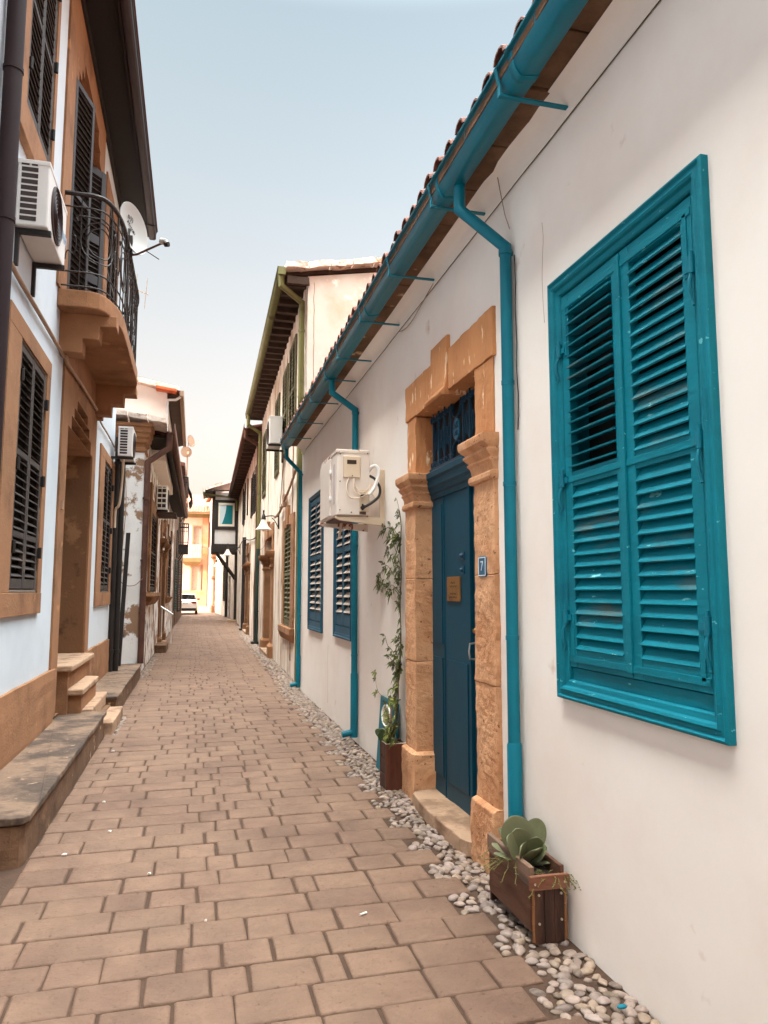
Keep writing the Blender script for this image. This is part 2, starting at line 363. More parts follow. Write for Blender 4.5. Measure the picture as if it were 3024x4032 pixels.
def shutter_window(fr, b, parent, y0, y1, z0, z1, m_leaf, m_slat=None, o=.0, frame=.04, mids=(), pitch=.06, m_frame=None, leaves=2, hinges=False, depth=.12, tilt=40, stile=.05, label=None, rails=(.05, .05, .08)):
    m_slat = m_slat or m_leaf; m_frame = m_frame or m_leaf
    fm = frame_mb(fr, b, y0, y1, z0, z1, [(0, o-depth), (0, o+.015), (frame*.5, o+.02), (frame, o), (frame, o-depth)]).build('window', m_frame, parent, bevel=.003, label=label)
    g = MB(fr, b); g.quad((y0+.01, o-depth+.01, z0+.01), (y1-.01, o-depth+.01, z0+.01), (y1-.01, o-depth+.01, z1-.01), (y0+.01, o-depth+.01, z1-.01)); g.build('pane', M['dark'], fm)
    w = (y1-y0-2*frame)/leaves
    for k in range(leaves):
        a, s = leaf_mb(fr, b, y0+frame+w*k+.003, y0+frame+w*(k+1)-.003, z0+frame, z1-frame, o+.0, stile=stile, mids=mids, pitch=pitch, tilt=tilt, rails=rails)
        lf = a.build('shutter', m_leaf, fm, bevel=.003)
        s.build('louvres', m_slat, fm)
    if hinges:
        for yy in (y0+frame*.8, y1-frame*.8):
            for zz in (z0+.18*(z1-z0), z0+.5*(z1-z0), z0+.85*(z1-z0)):
                h = MB(fr, b); h.box(yy-.012, yy+.012, o+.012, o+.05, zz-.045, zz+.045); h.cyl((yy, o+.04, zz-.05), (yy, o+.04, zz+.05), .016, n=8); h.build('hinge', M['pipe_black'], fm, bevel=.003)
    return fm
def text_obj(s, name, m, parent, size, loc, rot, depth=.0015, align='CENTER'):
    c = bpy.data.curves.new(name, 'FONT'); c.body = s; c.size = size; c.align_x = align; c.align_y = 'CENTER'; c.extrude = depth
    t = bpy.data.objects.new(name, c); COL.objects.link(t)
    me = bpy.data.meshes.new_from_object(t.evaluated_get(bpy.context.evaluated_depsgraph_get()))
    bpy.data.objects.remove(t); bpy.data.curves.remove(c)
    me.materials.clear(); me.materials.append(m)
    o = bpy.data.objects.new(name, me); COL.objects.link(o)
    if parent: o.parent = parent
    o.location = loc; o.rotation_euler = rot
    return o
def ac_unit(label, fr, y0, y1, o0, o1, z0, z1, coil=True, wood=False, cols=1, rows=9, m='ac_gray', writing=None, group='air conditioner units on the walls'):
    b = (y0, 0, z0); t = thing('air_conditioner', label, 'air conditioner', fr, b, group)
    body = MB(fr, b).box(y0, y1, o0, o1, z0, z1).build('casing', M[m], t, bevel=.012)
    MB(fr, b).box(y0-.004, y1+.004, o0-.003, o1+.004, z1-.035, z1+.004).build('lid', M[m], t, bevel=.006)
    W = o1-o0; H = z1-z0
    if coil:                                             # slotted end panel facing down the street
        c = MB(fr, b)
        oa = o0+.10*W; ob = o0+(.68 if cols == 1 else .9)*W
        n = rows; zt = z1-.10*H; zb = z0+.06*H; d = (zt-zb)/n; cw = (ob-oa)/cols
        for i in range(n):
            for k in range(cols):
                c.box(y0-.003, y0+.004, oa+cw*k+.008, oa+cw*(k+1)-.008, zb+d*i+d*.16, zb+d*(i+1)-d*.16)
        for k in range(2):
            c.box(y0-.003, y0+.004, oa+(ob-oa)*(.03+.55*k), oa+(ob-oa)*(.45+.45*k), z1-.085*H, z1-.05*H)
        c.build('vent_slots', M['coil'], t)
    yc, zc = y0+(y1-y0)*.42, (z0+z1)/2-.01; r = min(H*.43, (y1-y0)*.36)
    g = MB(fr, b)
    n = 28
    g.loops([[(yc+rr*math.cos(2*PI*j/n), oo, zc+rr*math.sin(2*PI*j/n)) for j in range(n)] for rr, oo in ((r, o1-.002), (r, o1+.012), (r*.96, o1+.016), (r*.93, o1+.004), (.01, o1+.003))])
    g.build('fan_cover', M['fan'], t, smooth=40)
    gr = MB(fr, b)
    for k in range(1, 8):
        rr = r*k/8; gr.loops([[(yc+(rr+e)*math.cos(2*PI*j/n), o1+q, zc+(rr+e)*math.sin(2*PI*j/n)) for j in range(n)] for e, q in ((0, .008), (.006, .014), (.012, .008))], cap=False)
    gr.build('fan_grille', M['pipe_dark'], t, smooth=60)
    for yy in (y0+.08*(y1-y0), y1-.12*(y1-y0)):
        k = MB(fr, b); k.box(yy-.02, yy+.02, 0, o1+.02, z0-.045, z0-.004); k.box(yy-.02, yy+.02, .001, .03, z0-.3, z0-.045)
        k.build('bracket', M['copper' if wood else 'pipe_black'], t, bevel=.003)
    if writing:
        q = text_obj(writing, 'maker_mark', M['blue_ink'], t, .14, (fr.sg*(y1-.08-y0), o1+.005, (z1-z0)*.45), (PI/2, 0, PI), .001)
    return t

# ================================================================== SETTING: ground, paving, pebbles
def wallx(y):
    return 1.742 if y < 12.42 else 1.80+.0162*(y-12.4)
def leftx(y):
    return -.93 if y < 15 else -.985+.007*(y-15)
g = MB(); n = 40
g.quad((-300, -60, -.045), (300, -60, -.045), (300, 400, -.045), (-300, 400, -.045))
tag(g.build('ground', M['earth']), kind='structure')
g = MB(); g.quad((-1.45, -10, -.014), (1.76, -10, -.014), (1.76, 12.4, -.014), (-1.45, 12.4, -.014))
g.quad((-1.45, 12.4, -.014), (1.80, 12.4, -.014), (2.5, 46, -.014), (-1.45, 46, -.014)); g.quad((-1.45, 46, -.014), (2.5, 46, -.014), (1.7, 60, -.014), (-3, 60, -.014))
tag(g.build('street', M['joint']), kind='structure')
g = MB(); g.quad((-9, 60, -.014), (1.7, 60, -.014), (1.0, 68.2, .45), (-9, 68.2, .45)); tag(g.build('road', M['step']), kind='structure')

pv, pf = [], []
pav_edge = []
y = -5.0; row = 0
while y < 60:
    d = .235*R.uniform(.95, 1.05); yj = y+d
    xl = leftx(y)+.004; wx = wallx(y) if y < 45 else 2.32-.045*(y-45)
    xr = wx-(.385 if row % 2 else .28)+R.uniform(-.03, .03)
    if 14.6 < y < 19.5: xl += .16 if row % 2 else .06
    if 9.0 < y < 10.4: xl += .12
    if y > 30: xr = wx-(.2 if row % 2 else .1)
    pav_edge.append((y, yj, xr))
    P_ = [-.68, R.choice((-.42, -.18)), .08, .285, R.choice((.50, .58)), .72, 1.02, 1.36, 1.7] if row % 2 else [-.80, -.33, -.02, .19, R.choice((.38, .48)), .64, .97, 1.25, 1.55]
    if R.random() < .3: P_.insert(1, P_[0]+.26)
    cuts = [xl]
    for x in P_:
        x += R.gauss(0, .02)
        if cuts[-1]+.10 < x < xr-.13 and R.random() > .06: cuts.append(x)
    cuts.append(xr)
    skew = .012
    for a, b in zip(cuts, cuts[1:]):
        ga = .0080*R.uniform(.25, 1.45); gb = .0080*R.uniform(.25, 1.45); gy = .0052*R.uniform(.5, 1.4)
        j = lambda s=.004: R.uniform(-s, s)
        zt = R.uniform(-.004, .003); tx, ty = j(.006), j(.006)
        o = [(a+ga+j(), y+gy+j()), (b-gb+j(), y+gy+j()), (b-gb+j(), yj-gy+j()), (a+ga+j(), yj-gy+j())]
        cx, cy = (a+b)/2, (y+yj)/2
        def Z(p): return zt+tx*(p[0]-cx)+ty*(p[1]-cy)
        # chamfered block with clipped corners
        def ring(ins, dz, cl):
            P = []
            for k in range(4):
                p = Vector(o[k]); q = Vector(o[(k+1) % 4]); r0 = Vector(o[k-1]); c = Vector((cx, cy))
                e1 = (q-p).normalized(); e0 = (r0-p).normalized(); i_ = (e1+e0)*ins
                P.append(p+i_+e0*cl); P.append(p+i_+e1*cl)
            return [(w.x, w.y+skew*w.x, Z(w)+dz) for w in P]
        base = len(pv); k8 = [(i, (i+1) % 8) for i in range(8)]
        rings = [ring(0, -.04, .004), ring(0, -.009, .004), ring(.0035, -.003, .007), ring(.011, 0, .012)]
        for rg in rings: pv.extend(rg)
        for L_ in range(3):
            for i, i2 in k8: pf.append((base+L_*8+i, base+L_*8+i2, base+L_*8+8+i2, base+L_*8+8+i))
        pf.append(tuple(base+24+i for i in range(8)))
    y = yj; row += 1
me = bpy.data.meshes.new('paving'); me.from_pydata(pv, [], pf); me.materials.append(M['paver'])
me.polygons.foreach_set('use_smooth', [True]*len(me.polygons)); me.set_sharp_from_angle(angle=math.radians(50))
o = bpy.data.objects.new('paving', me); COL.objects.link(o); tag(o, kind='structure')

def ico(sub):
    bm = bmesh.new(); bmesh.ops.create_icosphere(bm, subdivisions=sub, radius=1)
    r = ([tuple(v.co) for v in bm.verts], [tuple(v.index for v in f.verts) for f in bm.faces]); bm.free(); return r
IC = {1: ico(1), 2: ico(2), 3: ico(3)}
qv, qf = [], []
def pebble(x, y, r, sub):
    V, F = IC[sub]; base = len(qv)
    M3 = Matrix.Rotation(R.uniform(0, PI), 3, 'Z') @ Matrix.Rotation(R.uniform(-.25, .25), 3, 'X')
    sx, sy, sz = r*R.uniform(.95, 1.4), r*R.uniform(.7, 1.0), r*R.uniform(.42, .6)
    zz = R.uniform(-.016, -.006)+.05*r; s0 = R.uniform(0, 99)
    for v in V:
        d = 1+.22*noise.noise(Vector(v)*1.2+Vector((s0, 0, 0)))
        w = M3 @ Vector((v[0]*sx*d, v[1]*sy*d, v[2]*sz*d)); qv.append((x+w.x, y+w.y, zz+w.z))
    for f in F: qf.append(tuple(base+i for i in f))
def edge_at(y):
    for a, b, x in pav_edge:
        if a <= y < b: return x
    return wallx(y)-.3
def strip(y0, y1, xa, xb, step0, sub, avoid=()):
    y = y0; k = 0
    while y < y1:
        st = step0
        x = xa(y)+(st/2 if k % 2 else 0)+R.uniform(-.01, .01)
        while x < xb(y)-.004:
            px, py = x+R.uniform(-.010, .010), y+R.uniform(-.010, .010)
            if px > edge_at(py)+.012*0+.014 or xa(y) < 0:
                if not any(a[0] < px < a[1] and a[2] < py < a[3] for a in avoid) and R.random() > .03:
                    pebble(px, py, st*R.choice((.36, .44, .5, .56)), sub)
            x += st*R.uniform(.92, 1.12)
        y += st*.86; k += 1
strip(1.7, 4.3, lambda y: edge_at(y)+.026, lambda y: wallx(y)-.018, .053, 3)
strip(4.3, 8, lambda y: edge_at(y)+.022, lambda y: wallx(y)-.016, .053, 2, [(1.655, 1.8, 4.42, 5.6)])
strip(8, 14, lambda y: edge_at(y)+.02, lambda y: wallx(y)-.016, .055, 2)
strip(14, 36, lambda y: edge_at(y)+.02, lambda y: wallx(y)-.02, .075, 1)
strip(14.7, 19.4, lambda y: leftx(y)+.02, lambda y: leftx(y)+.17, .06, 1)
strip(9.05, 10.35, lambda y: -.90, lambda y: -.77, .05, 2)
me = bpy.data.meshes.new('pebble_strip'); me.from_pydata(qv, [], qf); me.materials.append(M['pebble'])
me.polygons.foreach_set('use_smooth', [True]*len(me.polygons))
o = bpy.data.objects.new('pebble_strip', me); COL.objects.link(o); tag(o, 'strip of rounded pale pebbles set beside the paving along the wall', 'pebbles', kind='stuff')
for nm, ps in (('painted_chip', None),):
    c = MB(FW, (1.63, 2.70, .02)); c.ball((1.63, 2.70, .022), (.022, .012, .008), 7); tag(c.build('painted_pebble', M['teal'], smooth=60), 'small bright teal chip lying among the pebbles', 'pebble')
lit = [(-.72, 5.05, .02), (-.62, 6.2, .016), (-.5, 5.45, .014), (-.74, 8.1, .018), (.86, 3.78, .02), (.1, 3.9, .008), (-.34, 3.05, .012), (-.2, 4.6, .012), (1.18, 2.62, .022)]
for i, (x, y, s) in enumerate(lit):
    c = MB(FW, (x, y, .004)); a = R.uniform(0, 3)
    if i in (4, 8): c.cyl((x-s, y-s*.5, .009), (x+s, y+s*.5, .009), .005, n=8)
    else: c.loops([[(x+s*rr*k*math.cos(a+j*1.05), y+s*rr*k*.6*math.sin(a+j*1.05), z) for j, rr in enumerate((1, .7, .9, .6, 1, .8))] for z, k in ((.003, .9), (.009, 1), (.013, .6))])
    tag(c.build('cigarette_stub' if i in (4, 8) else 'paper_scrap', M['litter']), ['crumpled white scrap on the paving nearest the kerb end', 'small white scrap close to the left kerb', 'tiny white scrap between the kerb and the street middle', 'white scrap near the low step of the pale house', 'white cigarette stub on the paving near the doorstep', 'tiny pale crumb in the middle of the street', 'small pale scrap on the paving at the lower left', 'tiny scrap on the paving left of the street middle', 'cigarette stub on the paving at the lower right'][i], 'cigarette stub' if i in (4, 8) else 'paper scrap', 'scraps dropped on the paving')

# ================================================================== WHITE HOUSE (right, near)
B = (0, 0, 0)
H1 = thing('house', 'low white house with teal shutters, teal gutter and blue door', 'house', FR, B)
DY0, DY1 = 4.40, 5.69
wall_mb(FR, B, -10, 12.42, -.02, 4.3, [(2.20, 3.26, 1.16, 3.09), (8.28, 9.24, 1.10, 3.0), (10.27, 11.41, 1.09, 3.0), (DY0-.1, DY1+.1, -.02, 3.1)], depth=.24, back=4.2).build('wall', M['plaster'], H1)
# -- eaves: cove, stone soffit, gutter, brackets, tiles
c = MB(FR, B)
cove = [(.0, 3.945)]+[(.11-.11*math.cos(t)*1.0, 3.955+.10*math.sin(t)) for t in [i*PI/2/7 for i in range(8)]]+[(.0, 4.06)]
c.prism_oz([(.003, 3.94), (.012, 3.945)]+[(.012+.10*(1-math.cos(i*PI/12)), 3.95+.105*math.sin(i*PI/12)) for i in range(1, 7)]+[(.003, 4.056)], -10, 12.42)
c.rough(.3, .006, 3).build('cornice', M['plaster'], H1, smooth=35)
c = MB(FR, B); y = -10.0
while y < 12.4:
    L_ = R.uniform(.36, .52); y1 = min(12.42, y+L_); c.box(y+.006, y1-.006, .0, .37, 4.06+R.uniform(-.004, .006), 4.11); y = y1
c.rough(.12, .004, 14).build('soffit', M['stone_old'], H1, bevel=.004)
gp = [(.24, 4.13), (.24, 4.012), (.245, 4.006), (.322, 3.992), (.334, 4.0), (.350, 4.022), (.361, 4.05), (.366, 4.08), (.366, 4.118), (.376, 4.124), (.386, 4.118), (.388, 4.128), (.376, 4.136), (.360, 4.13)]
gt = MB(FR, B); gt.sheet_oz(gp, -10, 12.46); gt.build('gutter', M['teal'], H1, smooth=24, solid=.005)
for y in (.9, 2.95, 4.05, 6.05, 8.05, 10.1, 12.1):
    gj = MB(FR, B); gj.sheet_oz([(o+.004*(1 if o > .3 else -1), z-.004 if z < 4.05 else z+.002) for o, z in gp], y, y+.05)
    gj.build('gutter_joint', M['teal'], H1, smooth=30, solid=.003)
for y in (-1.1, .95, 2.0, 3.10, 4.17, 5.2, 6.2, 7.28, 8.05, 9.1, 10.26, 11.33):
    k = MB(FR, B); k.box(y-.014, y+.014, -.02, .37, 3.976, 3.986); k.box(y-.014, y+.014, .37, .378, 3.976, 4.03)
    k.bar((y, .374, 4.03), (y, .396, 4.12), .024, .006)
    k.build('gutter_bracket', M['teal'], H1, bevel=.002)
rt = MB(FR, B); PIT = .186; y = -3.0; sl = math.tan(math.radians(20))
rows_ = [(.372, 4.128)]
for kk in range(10): rows_.append((.372-.42*(kk+1), 4.128+.42*sl*(kk+1)))
while y < 12.4:
    for k in range(10):
        (oa, za), (ob, zb) = rows_[k], rows_[k+1]
        ra = .062*R.uniform(.94, 1.06); ja = R.uniform(-.012, .012) if k == 0 else 0; yo = R.uniform(-.006, .006)
        up = .012
        ring = lambda o, z, r, t: [(y+PIT/2+yo+r*math.cos(PI*i/6), o, z+r*.82*math.sin(PI*i/6)+up) for i in range(7)]+[(y+PIT/2+yo+(r-t)*math.cos(PI*i/6), o, z+(r-t)*.82*math.sin(PI*i/6)+up) for i in range(6, -1, -1)]
        rt.loops([ring(oa+.02+ja, za-.012, ra, .013), ring(ob-.03, zb+.01, ra*.84, .013)])
        rt.box(y-.05, y+.05, ob, oa-.03+ja*.5, za-.01, za+.002) if False else None
        rt.loops([[(y+.075*math.cos(PI+PI*i/4), oo, zz+.045+.045*math.sin(PI+PI*i/4)) for i in range(5)]+[(y+.062*math.cos(PI+PI*i/4), oo, zz+.052+.045*math.sin(PI+PI*i/4)) for i in range(4, -1, -1)] for oo, zz in ((oa-.02, za-.02), (ob-.05, zb-.008))])
    y += PIT
rt.build('roof_tiles', M['tile'], H1, smooth=40)
rs = MB(FR, B); rs.loops([[(yy, .36, 4.12), (yy, -3.9, 4.12+4.26*sl), (yy, -3.9, 4.06+4.26*sl), (yy, .36, 4.112)] for yy in (-10, 12.42)]); rs.build('roof', M['rafter'], H1)

k = MB(FR, B); k.tube([(y_*.35-10, .006+.003*noise.noise(Vector((y_, 0, 0))), 3.940+.008*noise.noise(Vector((y_*.7, 5, 0)))) for y_ in range(64)], .003, 4); k.build('plaster_crack', M['engrave'], H1)
for y_, z0_, z1_ in ((3.42, 3.0, 3.55), (1.75, 2.6, 3.2), (9.8, .15, .9), (6.95, .1, .55)):
    k = MB(FR, B); k.tube([(y_+.03*noise.noise(Vector((y_, t_*3., 1))), .0004, z0_+(z1_-z0_)*t_) for t_ in [i_/14 for i_ in range(15)]], .0014, 4); k.build('plaster_crack', M['cable_g'], H1)
# -- downpipes
def downpipe(parent, y, o_g, z_g, yw, z0, z1, mk, r=.034, ow=.045, shoe=False, name='downpipe', rings=(), fr=FR, bb=B, low=None):
    p = MB(fr, bb)
    pts = [(y, o_g, z_g), (y, o_g, z_g-.17), (yw, ow, z1), (yw, ow, z0+(.10 if shoe else 0))]
    if shoe: pts += [(yw, ow+.02, z0+.05), (yw, ow+.13, z0+.03)]
    p.tube(pts, r, 18)
    pp = p.build(name, M[mk], parent, smooth=40)
    for z in rings:
        k = MB(fr, bb); k.tube([(yw, ow, z-.012), (yw, ow, z+.012)], r+.003, 18); k.build('pipe_joint', M[mk], pp, smooth=40)
    k = MB(fr, bb); k.tube([(yw, ow, z1-.05), (yw, ow, z1-.02)], r+.0055, 18); k.box(yw-.006, yw+.006, -.02, ow-r+.01, z1-.047, z1-.023); k.build('pipe_clip', M[mk], pp, smooth=40)
    if low:
        k = MB(fr, bb); k.tube([(yw, ow, z0), (yw, ow, low), (yw, ow, low+.012)], [r+.006, r+.006, r+.001], 18); k.build('pipe_sleeve', M[mk], pp, smooth=40)
    return pp
downpipe(H1, 3.93, .275, 4.02, 3.80, .02, 3.585, 'teal', rings=(2.78, 2.2, 1.35), low=.78)
downpipe(H1, 8.12, .275, 4.02, 7.93, .06, 3.62, 'teal', rings=(2.9, 2.1, .92), shoe=True, low=.72)
downpipe(H1, 12.38, .275, 4.02, 12.32, .05, 3.6, 'teal', rings=(3.0, 2.2, 1.2), shoe=True, low=.0+.55)

# -- the large teal window
W = frame_mb(FR, B, 2.135, 3.325, 1.097, 3.157, [(0, -.01), (0, .030), (.012, .036), (.022, .024), (.036, .027), (.045, .036), (.056, .030), (.062, .016), (.085, .013), (.09, .004), (.094, -.16)])
W = W.build('window', M['teal_wood'], H1, bevel=.0025)
q = MB(FR, B); q.quad((2.22, -.13, 1.18), (3.24, -.13, 1.18), (3.24, -.13, 3.07), (2.22, -.13, 3.07)); q.build('pane', M['dark'], W)
rl = MB(FR, B); rl.box(2.225, 3.235, -.06, -.008, 1.186, 1.245); rl.build('sill', M['teal_wood'], W, bevel=.003)
for ya, yb, op in ((2.232, 2.706, None), (2.712, 3.228, 18)):
    a, s = leaf_mb(FR, B, ya, yb, 1.25, 3.055, -.012, th=.036, stile=.064, rails=(.075, .07, .085), mids=(2.135,), pitch=.0555, w=.068, tilts=(57, op-4 if op else 55))
    # iron straps along the rails
    for zz in (3.0, 2.135, 1.288):
        a.box(ya+.004, yb-.004, .007, .0105, zz-.015, zz+.015)
    (a.box(ya+.026, ya+.05, .007, .0105, 2.75, 3.0) if op is None else a.box(yb-.05, yb-.026, .007, .0105, 2.75, 3.0))
    (a.box(ya+.026, ya+.05, .007, .0105, 1.288, 1.5) if op is None else a.box(yb-.05, yb-.026, .007, .0105, 1.288, 1.5))
    sh = a.build('shutter', M['teal_wood'], W, bevel=.003); s.build('louvres', M['teal_slat'], W)
q = MB(FR, B); q.box(2.70, 2.735, .004, .018, 1.27, 3.04); q.build('meeting_strip', M['teal_wood'], W, bevel=.003)
for yy in (2.224, 3.236):
    for zz in (2.78, 2.135, 1.48):
        h = MB(FR, B); sg = 1 if yy > 3 else -1
        h.cyl((yy, .02, zz-.03), (yy, .02, zz+.035), .013, n=10); h.box(yy-.03*sg-.012, yy-.03*sg+.022, .006, .016, zz-.014, zz+.014)
        h.cyl((yy, .02, zz+.035), (yy, .02, zz+.055), .006, n=8)
        h.tube([(yy, .022, zz-.03), (yy+.004*sg, .034, zz-.06), (yy+.006*sg, .034, zz-.10), (yy+.003*sg, .022, zz-.135), (yy+.012*sg, .026, zz-.155)], [.007, .008, .007, .006, .005], 8)
        h.build('hinge', M['teal'], W, smooth=40)

# -- the two far windows behind the air conditioner
for y0, y1, z0, z1 in ((8.215, 9.30, 1.045, 3.055), (10.21, 11.46, 1.03, 3.055)):
    Wn = frame_mb(FR, B, y0, y1, z0, z1, [(0, -.01), (0, .03), (.02, .034), (.03, .022), (.055, .022), (.06, .006), (.07, -.15)]).build('window', M['teal_dark'], H1, bevel=.003)
    q = MB(FR, B); q.quad((y0+.06, -.16, z0+.06), (y1-.06, -.16, z0+.06), (y1-.06, -.16, z1-.06), (y0+.06, -.16, z1-.06)); q.build('pane', M['dark'], Wn)
    ym = (y0+y1)/2
    for ya, yb in ((y0+.075, ym-.002), (ym+.002, y1-.075)):
        a, s = leaf_mb(FR, B, ya, yb, z0+.15, z1-.08, -.008, th=.036, stile=.06, rails=(.07, .07, .14), mids=((z0+z1)/2+.06,), pitch=.088, w=.075, tilt=50)
        a.build('shutter', M['teal_dark'], Wn, bevel=.003); s.build('louvres', M['slat_pale'], Wn)
    q = MB(FR, B); q.box(y0+.06, y1-.06, -.06, .012, z0+.055, z0+.14); q.build('sill', M['teal_dark'], Wn, bevel=.003)

# -- doorway: sandstone surround, capitals, lintel, keystone
SRo = MB(FR, B)
SRo.box(4.06, 4.87, -.22, .022, 3.035, 3.335); SRo.box(5.285, 5.99, -.22, .022, 3.035, 3.335); SRo.box(4.872, 5.283, -.22, .018, 3.035, 3.34)
SRo = SRo.rough(.05, .005, 20, big=.006).build('door_surround', M['ochre'], H1, bevel=.004)
jn = (4.065, 4.40); jf = (5.69, 5.985)
for (a, b_) in (jn, jf):
    SR = MB(FR, B); SR.box(a, b_, -.22, .028, .36, 1.05); SR.box(a, b_, -.22, .03, 1.054, 1.70); SR.box(a, b_, -.22, .028, 1.704, 2.28)
    SU_ = MB(FR, B); SU_.box(a+.03, b_-.005 if a < 5 else b_-.03, -.22, .012, 2.55, 3.03); SU_.rough(.045, .005, 22, big=.005).build('upper_jamb', M['ochre'], SRo, bevel=.004)
    SR.rough(.04, .006, 24, big=.006); SR.build('jamb', M['ochre_shaft'], SRo, bevel=.004)
for (a, b_) in (jn, jf):
    k = MB(FR, B); e = .035
    aa, bb = (a-.0, b_+.03) if a < 5 else (a-.05, b_+.0)
    k.loft([(aa, bb, -.22, .062, -.02), (aa, bb, -.22, .062, .315), (aa, bb, -.22, .060, .345), (a if a < 5 else a-.02, b_+.012 if a < 5 else b_, -.22, .034, .365)])
    k.rough(.04, .006, 22, big=.007).build('plinth_block', M['ochre_shaft'], SRo, bevel=.006)
    prof = [(0, 2.275), (.024, 2.28), (.038, 2.298), (.038, 2.325), (.026, 2.338), (.006, 2.342), (.006, 2.352), (.012, 2.38), (.026, 2.405), (.048, 2.42), (.048, 2.432), (.034, 2.434), (.034, 2.444), (.06, 2.462), (.084, 2.482), (.084, 2.496), (.066, 2.499), (.066, 2.510), (.10, 2.53), (.122, 2.55), (.128, 2.575), (.128, 2.602), (.120, 2.612), (.02, 2.616)]
    prof = [(w*.57+.004, 2.27+(z-2.275)*.83) for w, z in prof]
    k = MB(FR, B)
    k.loft([(a-(w if a > 5 else w*.35), b_+(w if a < 5 else w), -.22, .028+w, z) if a < 5 else (a-w, b_+w*.45, -.22, .028+w, z) for w, z in prof])
    k.rough(.05, .002, 26, big=.003).build('capital', M['ochre_shaft'], SRo, smooth=16)
k = MB(FR, B)
k.prism_oz([(.0, 3.445), (.026, 3.445), (.03, 3.34), (.033, 3.22), (.036, 3.12), (.042, 3.07), (.056, 3.045), (.074, 3.03), (.078, 3.015), (.066, 3.0), (.03, 3.0), (-.12, 3.01), (-.12, 3.445)], 4.89, 5.265)
k.rough(.05, .003, 18).build('keystone', M['ochre'], SRo, bevel=.004)
# recess
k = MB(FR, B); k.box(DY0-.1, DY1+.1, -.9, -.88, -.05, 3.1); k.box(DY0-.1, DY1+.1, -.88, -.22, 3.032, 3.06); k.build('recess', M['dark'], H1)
# door leaves
DP = -.115
D = MB(FR, B)
D.box(4.825, DY1+.02, DP-.05, DP, .05, 2.36)
D.box(4.90, 5.34, DP, DP+.009, .22, 1.1); D.box(5.43, 5.66, DP, DP+.009, .22, 1.1); D.box(5.43, 5.66, DP, DP+.009, 1.2, 2.28)
D.box(5.385, 5.40, DP, DP+.006, .05, 2.36)
D.box(4.812, 4.842, DP-.04, DP+.016, .05, 2.36)
Do = D.build('door', M['door_blue'], H1, bevel=.004)
D2 = MB(FR, B); D2.box(DY0-.05, 4.81, DP-.057, DP-.010, .05, 2.36); D2.box(4.45, 4.68, DP-.010, DP-.002, .25, 1.1); D2.box(4.45, 4.68, DP-.010, DP-.002, 1.35, 2.25)
Do2 = D2.build('door', M['door_blue'], H1, bevel=.004)
k = MB(FR, B); k.tube([(4.765, DP-.002, 1.145), (4.765, DP+.04, 1.15), (4.765, DP+.047, 1.2), (4.765, DP+.04, 1.25), (4.765, DP-.002, 1.255)], .006, 8); k.box(4.745, 4.785, DP-.009, DP-.004, 1.10, 1.30); k.build('handle', M['silver'], Do2, smooth=40)
k = MB(FR, B); k.loops([[(4.765+r*math.cos(t*PI/8), o, 1.335+r*math.sin(t*PI/8)) for t in range(16)] for r, o in ((.02, DP-.008), (.02, DP+.004), (.012, DP+.014), (.004, DP+.016))]); k.build('lock', M['brass'], Do2, smooth=40)
for zz in (1.755, 1.855):
    k = MB(FR, B); k.ball((4.98, DP+.015, zz), (.017, .017, .017), 7); k.box(4.95, 5.01, DP, DP+.008, zz-.028, zz+.028); k.build('door_knob', M['iron_blue'], Do, smooth=40)
pl = MB(FR, B).box(5.03, 5.31, DP, DP+.012, 1.53, 1.71).build('brass_plate', M['brass'], Do, bevel=.003)
for z, ww in ((1.665, .10), (1.64, .16), (1.585, .13), (1.56, .17)):
    k = MB(FR, B); yy = 5.17-ww/2; nn = 0
    pts = []
    while yy < 5.17+ww/2: pts.append((yy, DP+.0125, z+.006*math.sin(yy*190)+R.uniform(-.002, .002))); yy += .008
    k.tube(pts, .002, 4); k.build('engraving', M['engrave'], pl)
# transom bar and grille
k = MB(FR, B)
k.prism_oz([(DP-.1, 2.335), (DP+.012, 2.335), (DP+.016, 2.37), (DP+.03, 2.38), (DP+.034, 2.41), (DP+.05, 2.43), (DP+.054, 2.48), (DP+.070, 2.495), (DP+.072, 2.535), (DP+.06, 2.545), (DP-.1, 2.55)], DY0-.03, DY1+.03)
k.build('transom_bar', M['door_blue'], H1, bevel=.002)
GR = MB(FR, B); og = DP+.005
yc = 5.067
def strip_arc(mb, pts, w=.012, t=.003):                 # a flat iron strip bent in the plane of the grille
    mb.tube([(p[0], og, p[1]) for p in pts], t, 6)
    n_ = len(pts); lo, hi = [], []
    for i in range(n_-1):
        (y0, z0), (y1, z1) = pts[i], pts[i+1]
        dy, dz = y1-y0, z1-z0; l_ = math.hypot(dy, dz) or 1; ny, nz_ = -dz/l_*t/2, dy/l_*t/2
        mb.loops([[(y0+ny, og-w/2, z0+nz_), (y0-ny, og-w/2, z0-nz_), (y0-ny, og+w/2, z0-nz_), (y0+ny, og+w/2, z0+nz_)], [(y1+ny, og-w/2, z1+nz_), (y1-ny, og-w/2, z1-nz_), (y1-ny, og+w/2, z1-nz_), (y1+ny, og+w/2, z1+nz_)]])
bars = [4.53, 4.665, 4.80, 4.935, 5.20, 5.345, 5.485, 5.62]
for i, yb in enumerate(bars):
    GR.box(yb-.005, yb+.005, og-.006, og+.006, 2.55, 3.03)
def scroll(cy, cz, r, d, up):
    pts = []
    for i in range(15):
        a = i/14*2.6*PI; rr = r*(1-.62*i/14)
        pts.append((cy+d*rr*math.cos(a)*1.0, cz+up*rr*math.sin(a)))
    strip_arc(GR, pts, w=.014, t=.004)
for yb in bars:
    for d in (-1, 1):
        if (yb == 4.935 and d == 1) or (yb == 5.155 and d == -1): pass
        scroll(yb+d*.034, 2.61, .030, -d, 1); scroll(yb+d*.034, 2.985, .030, -d, -1)
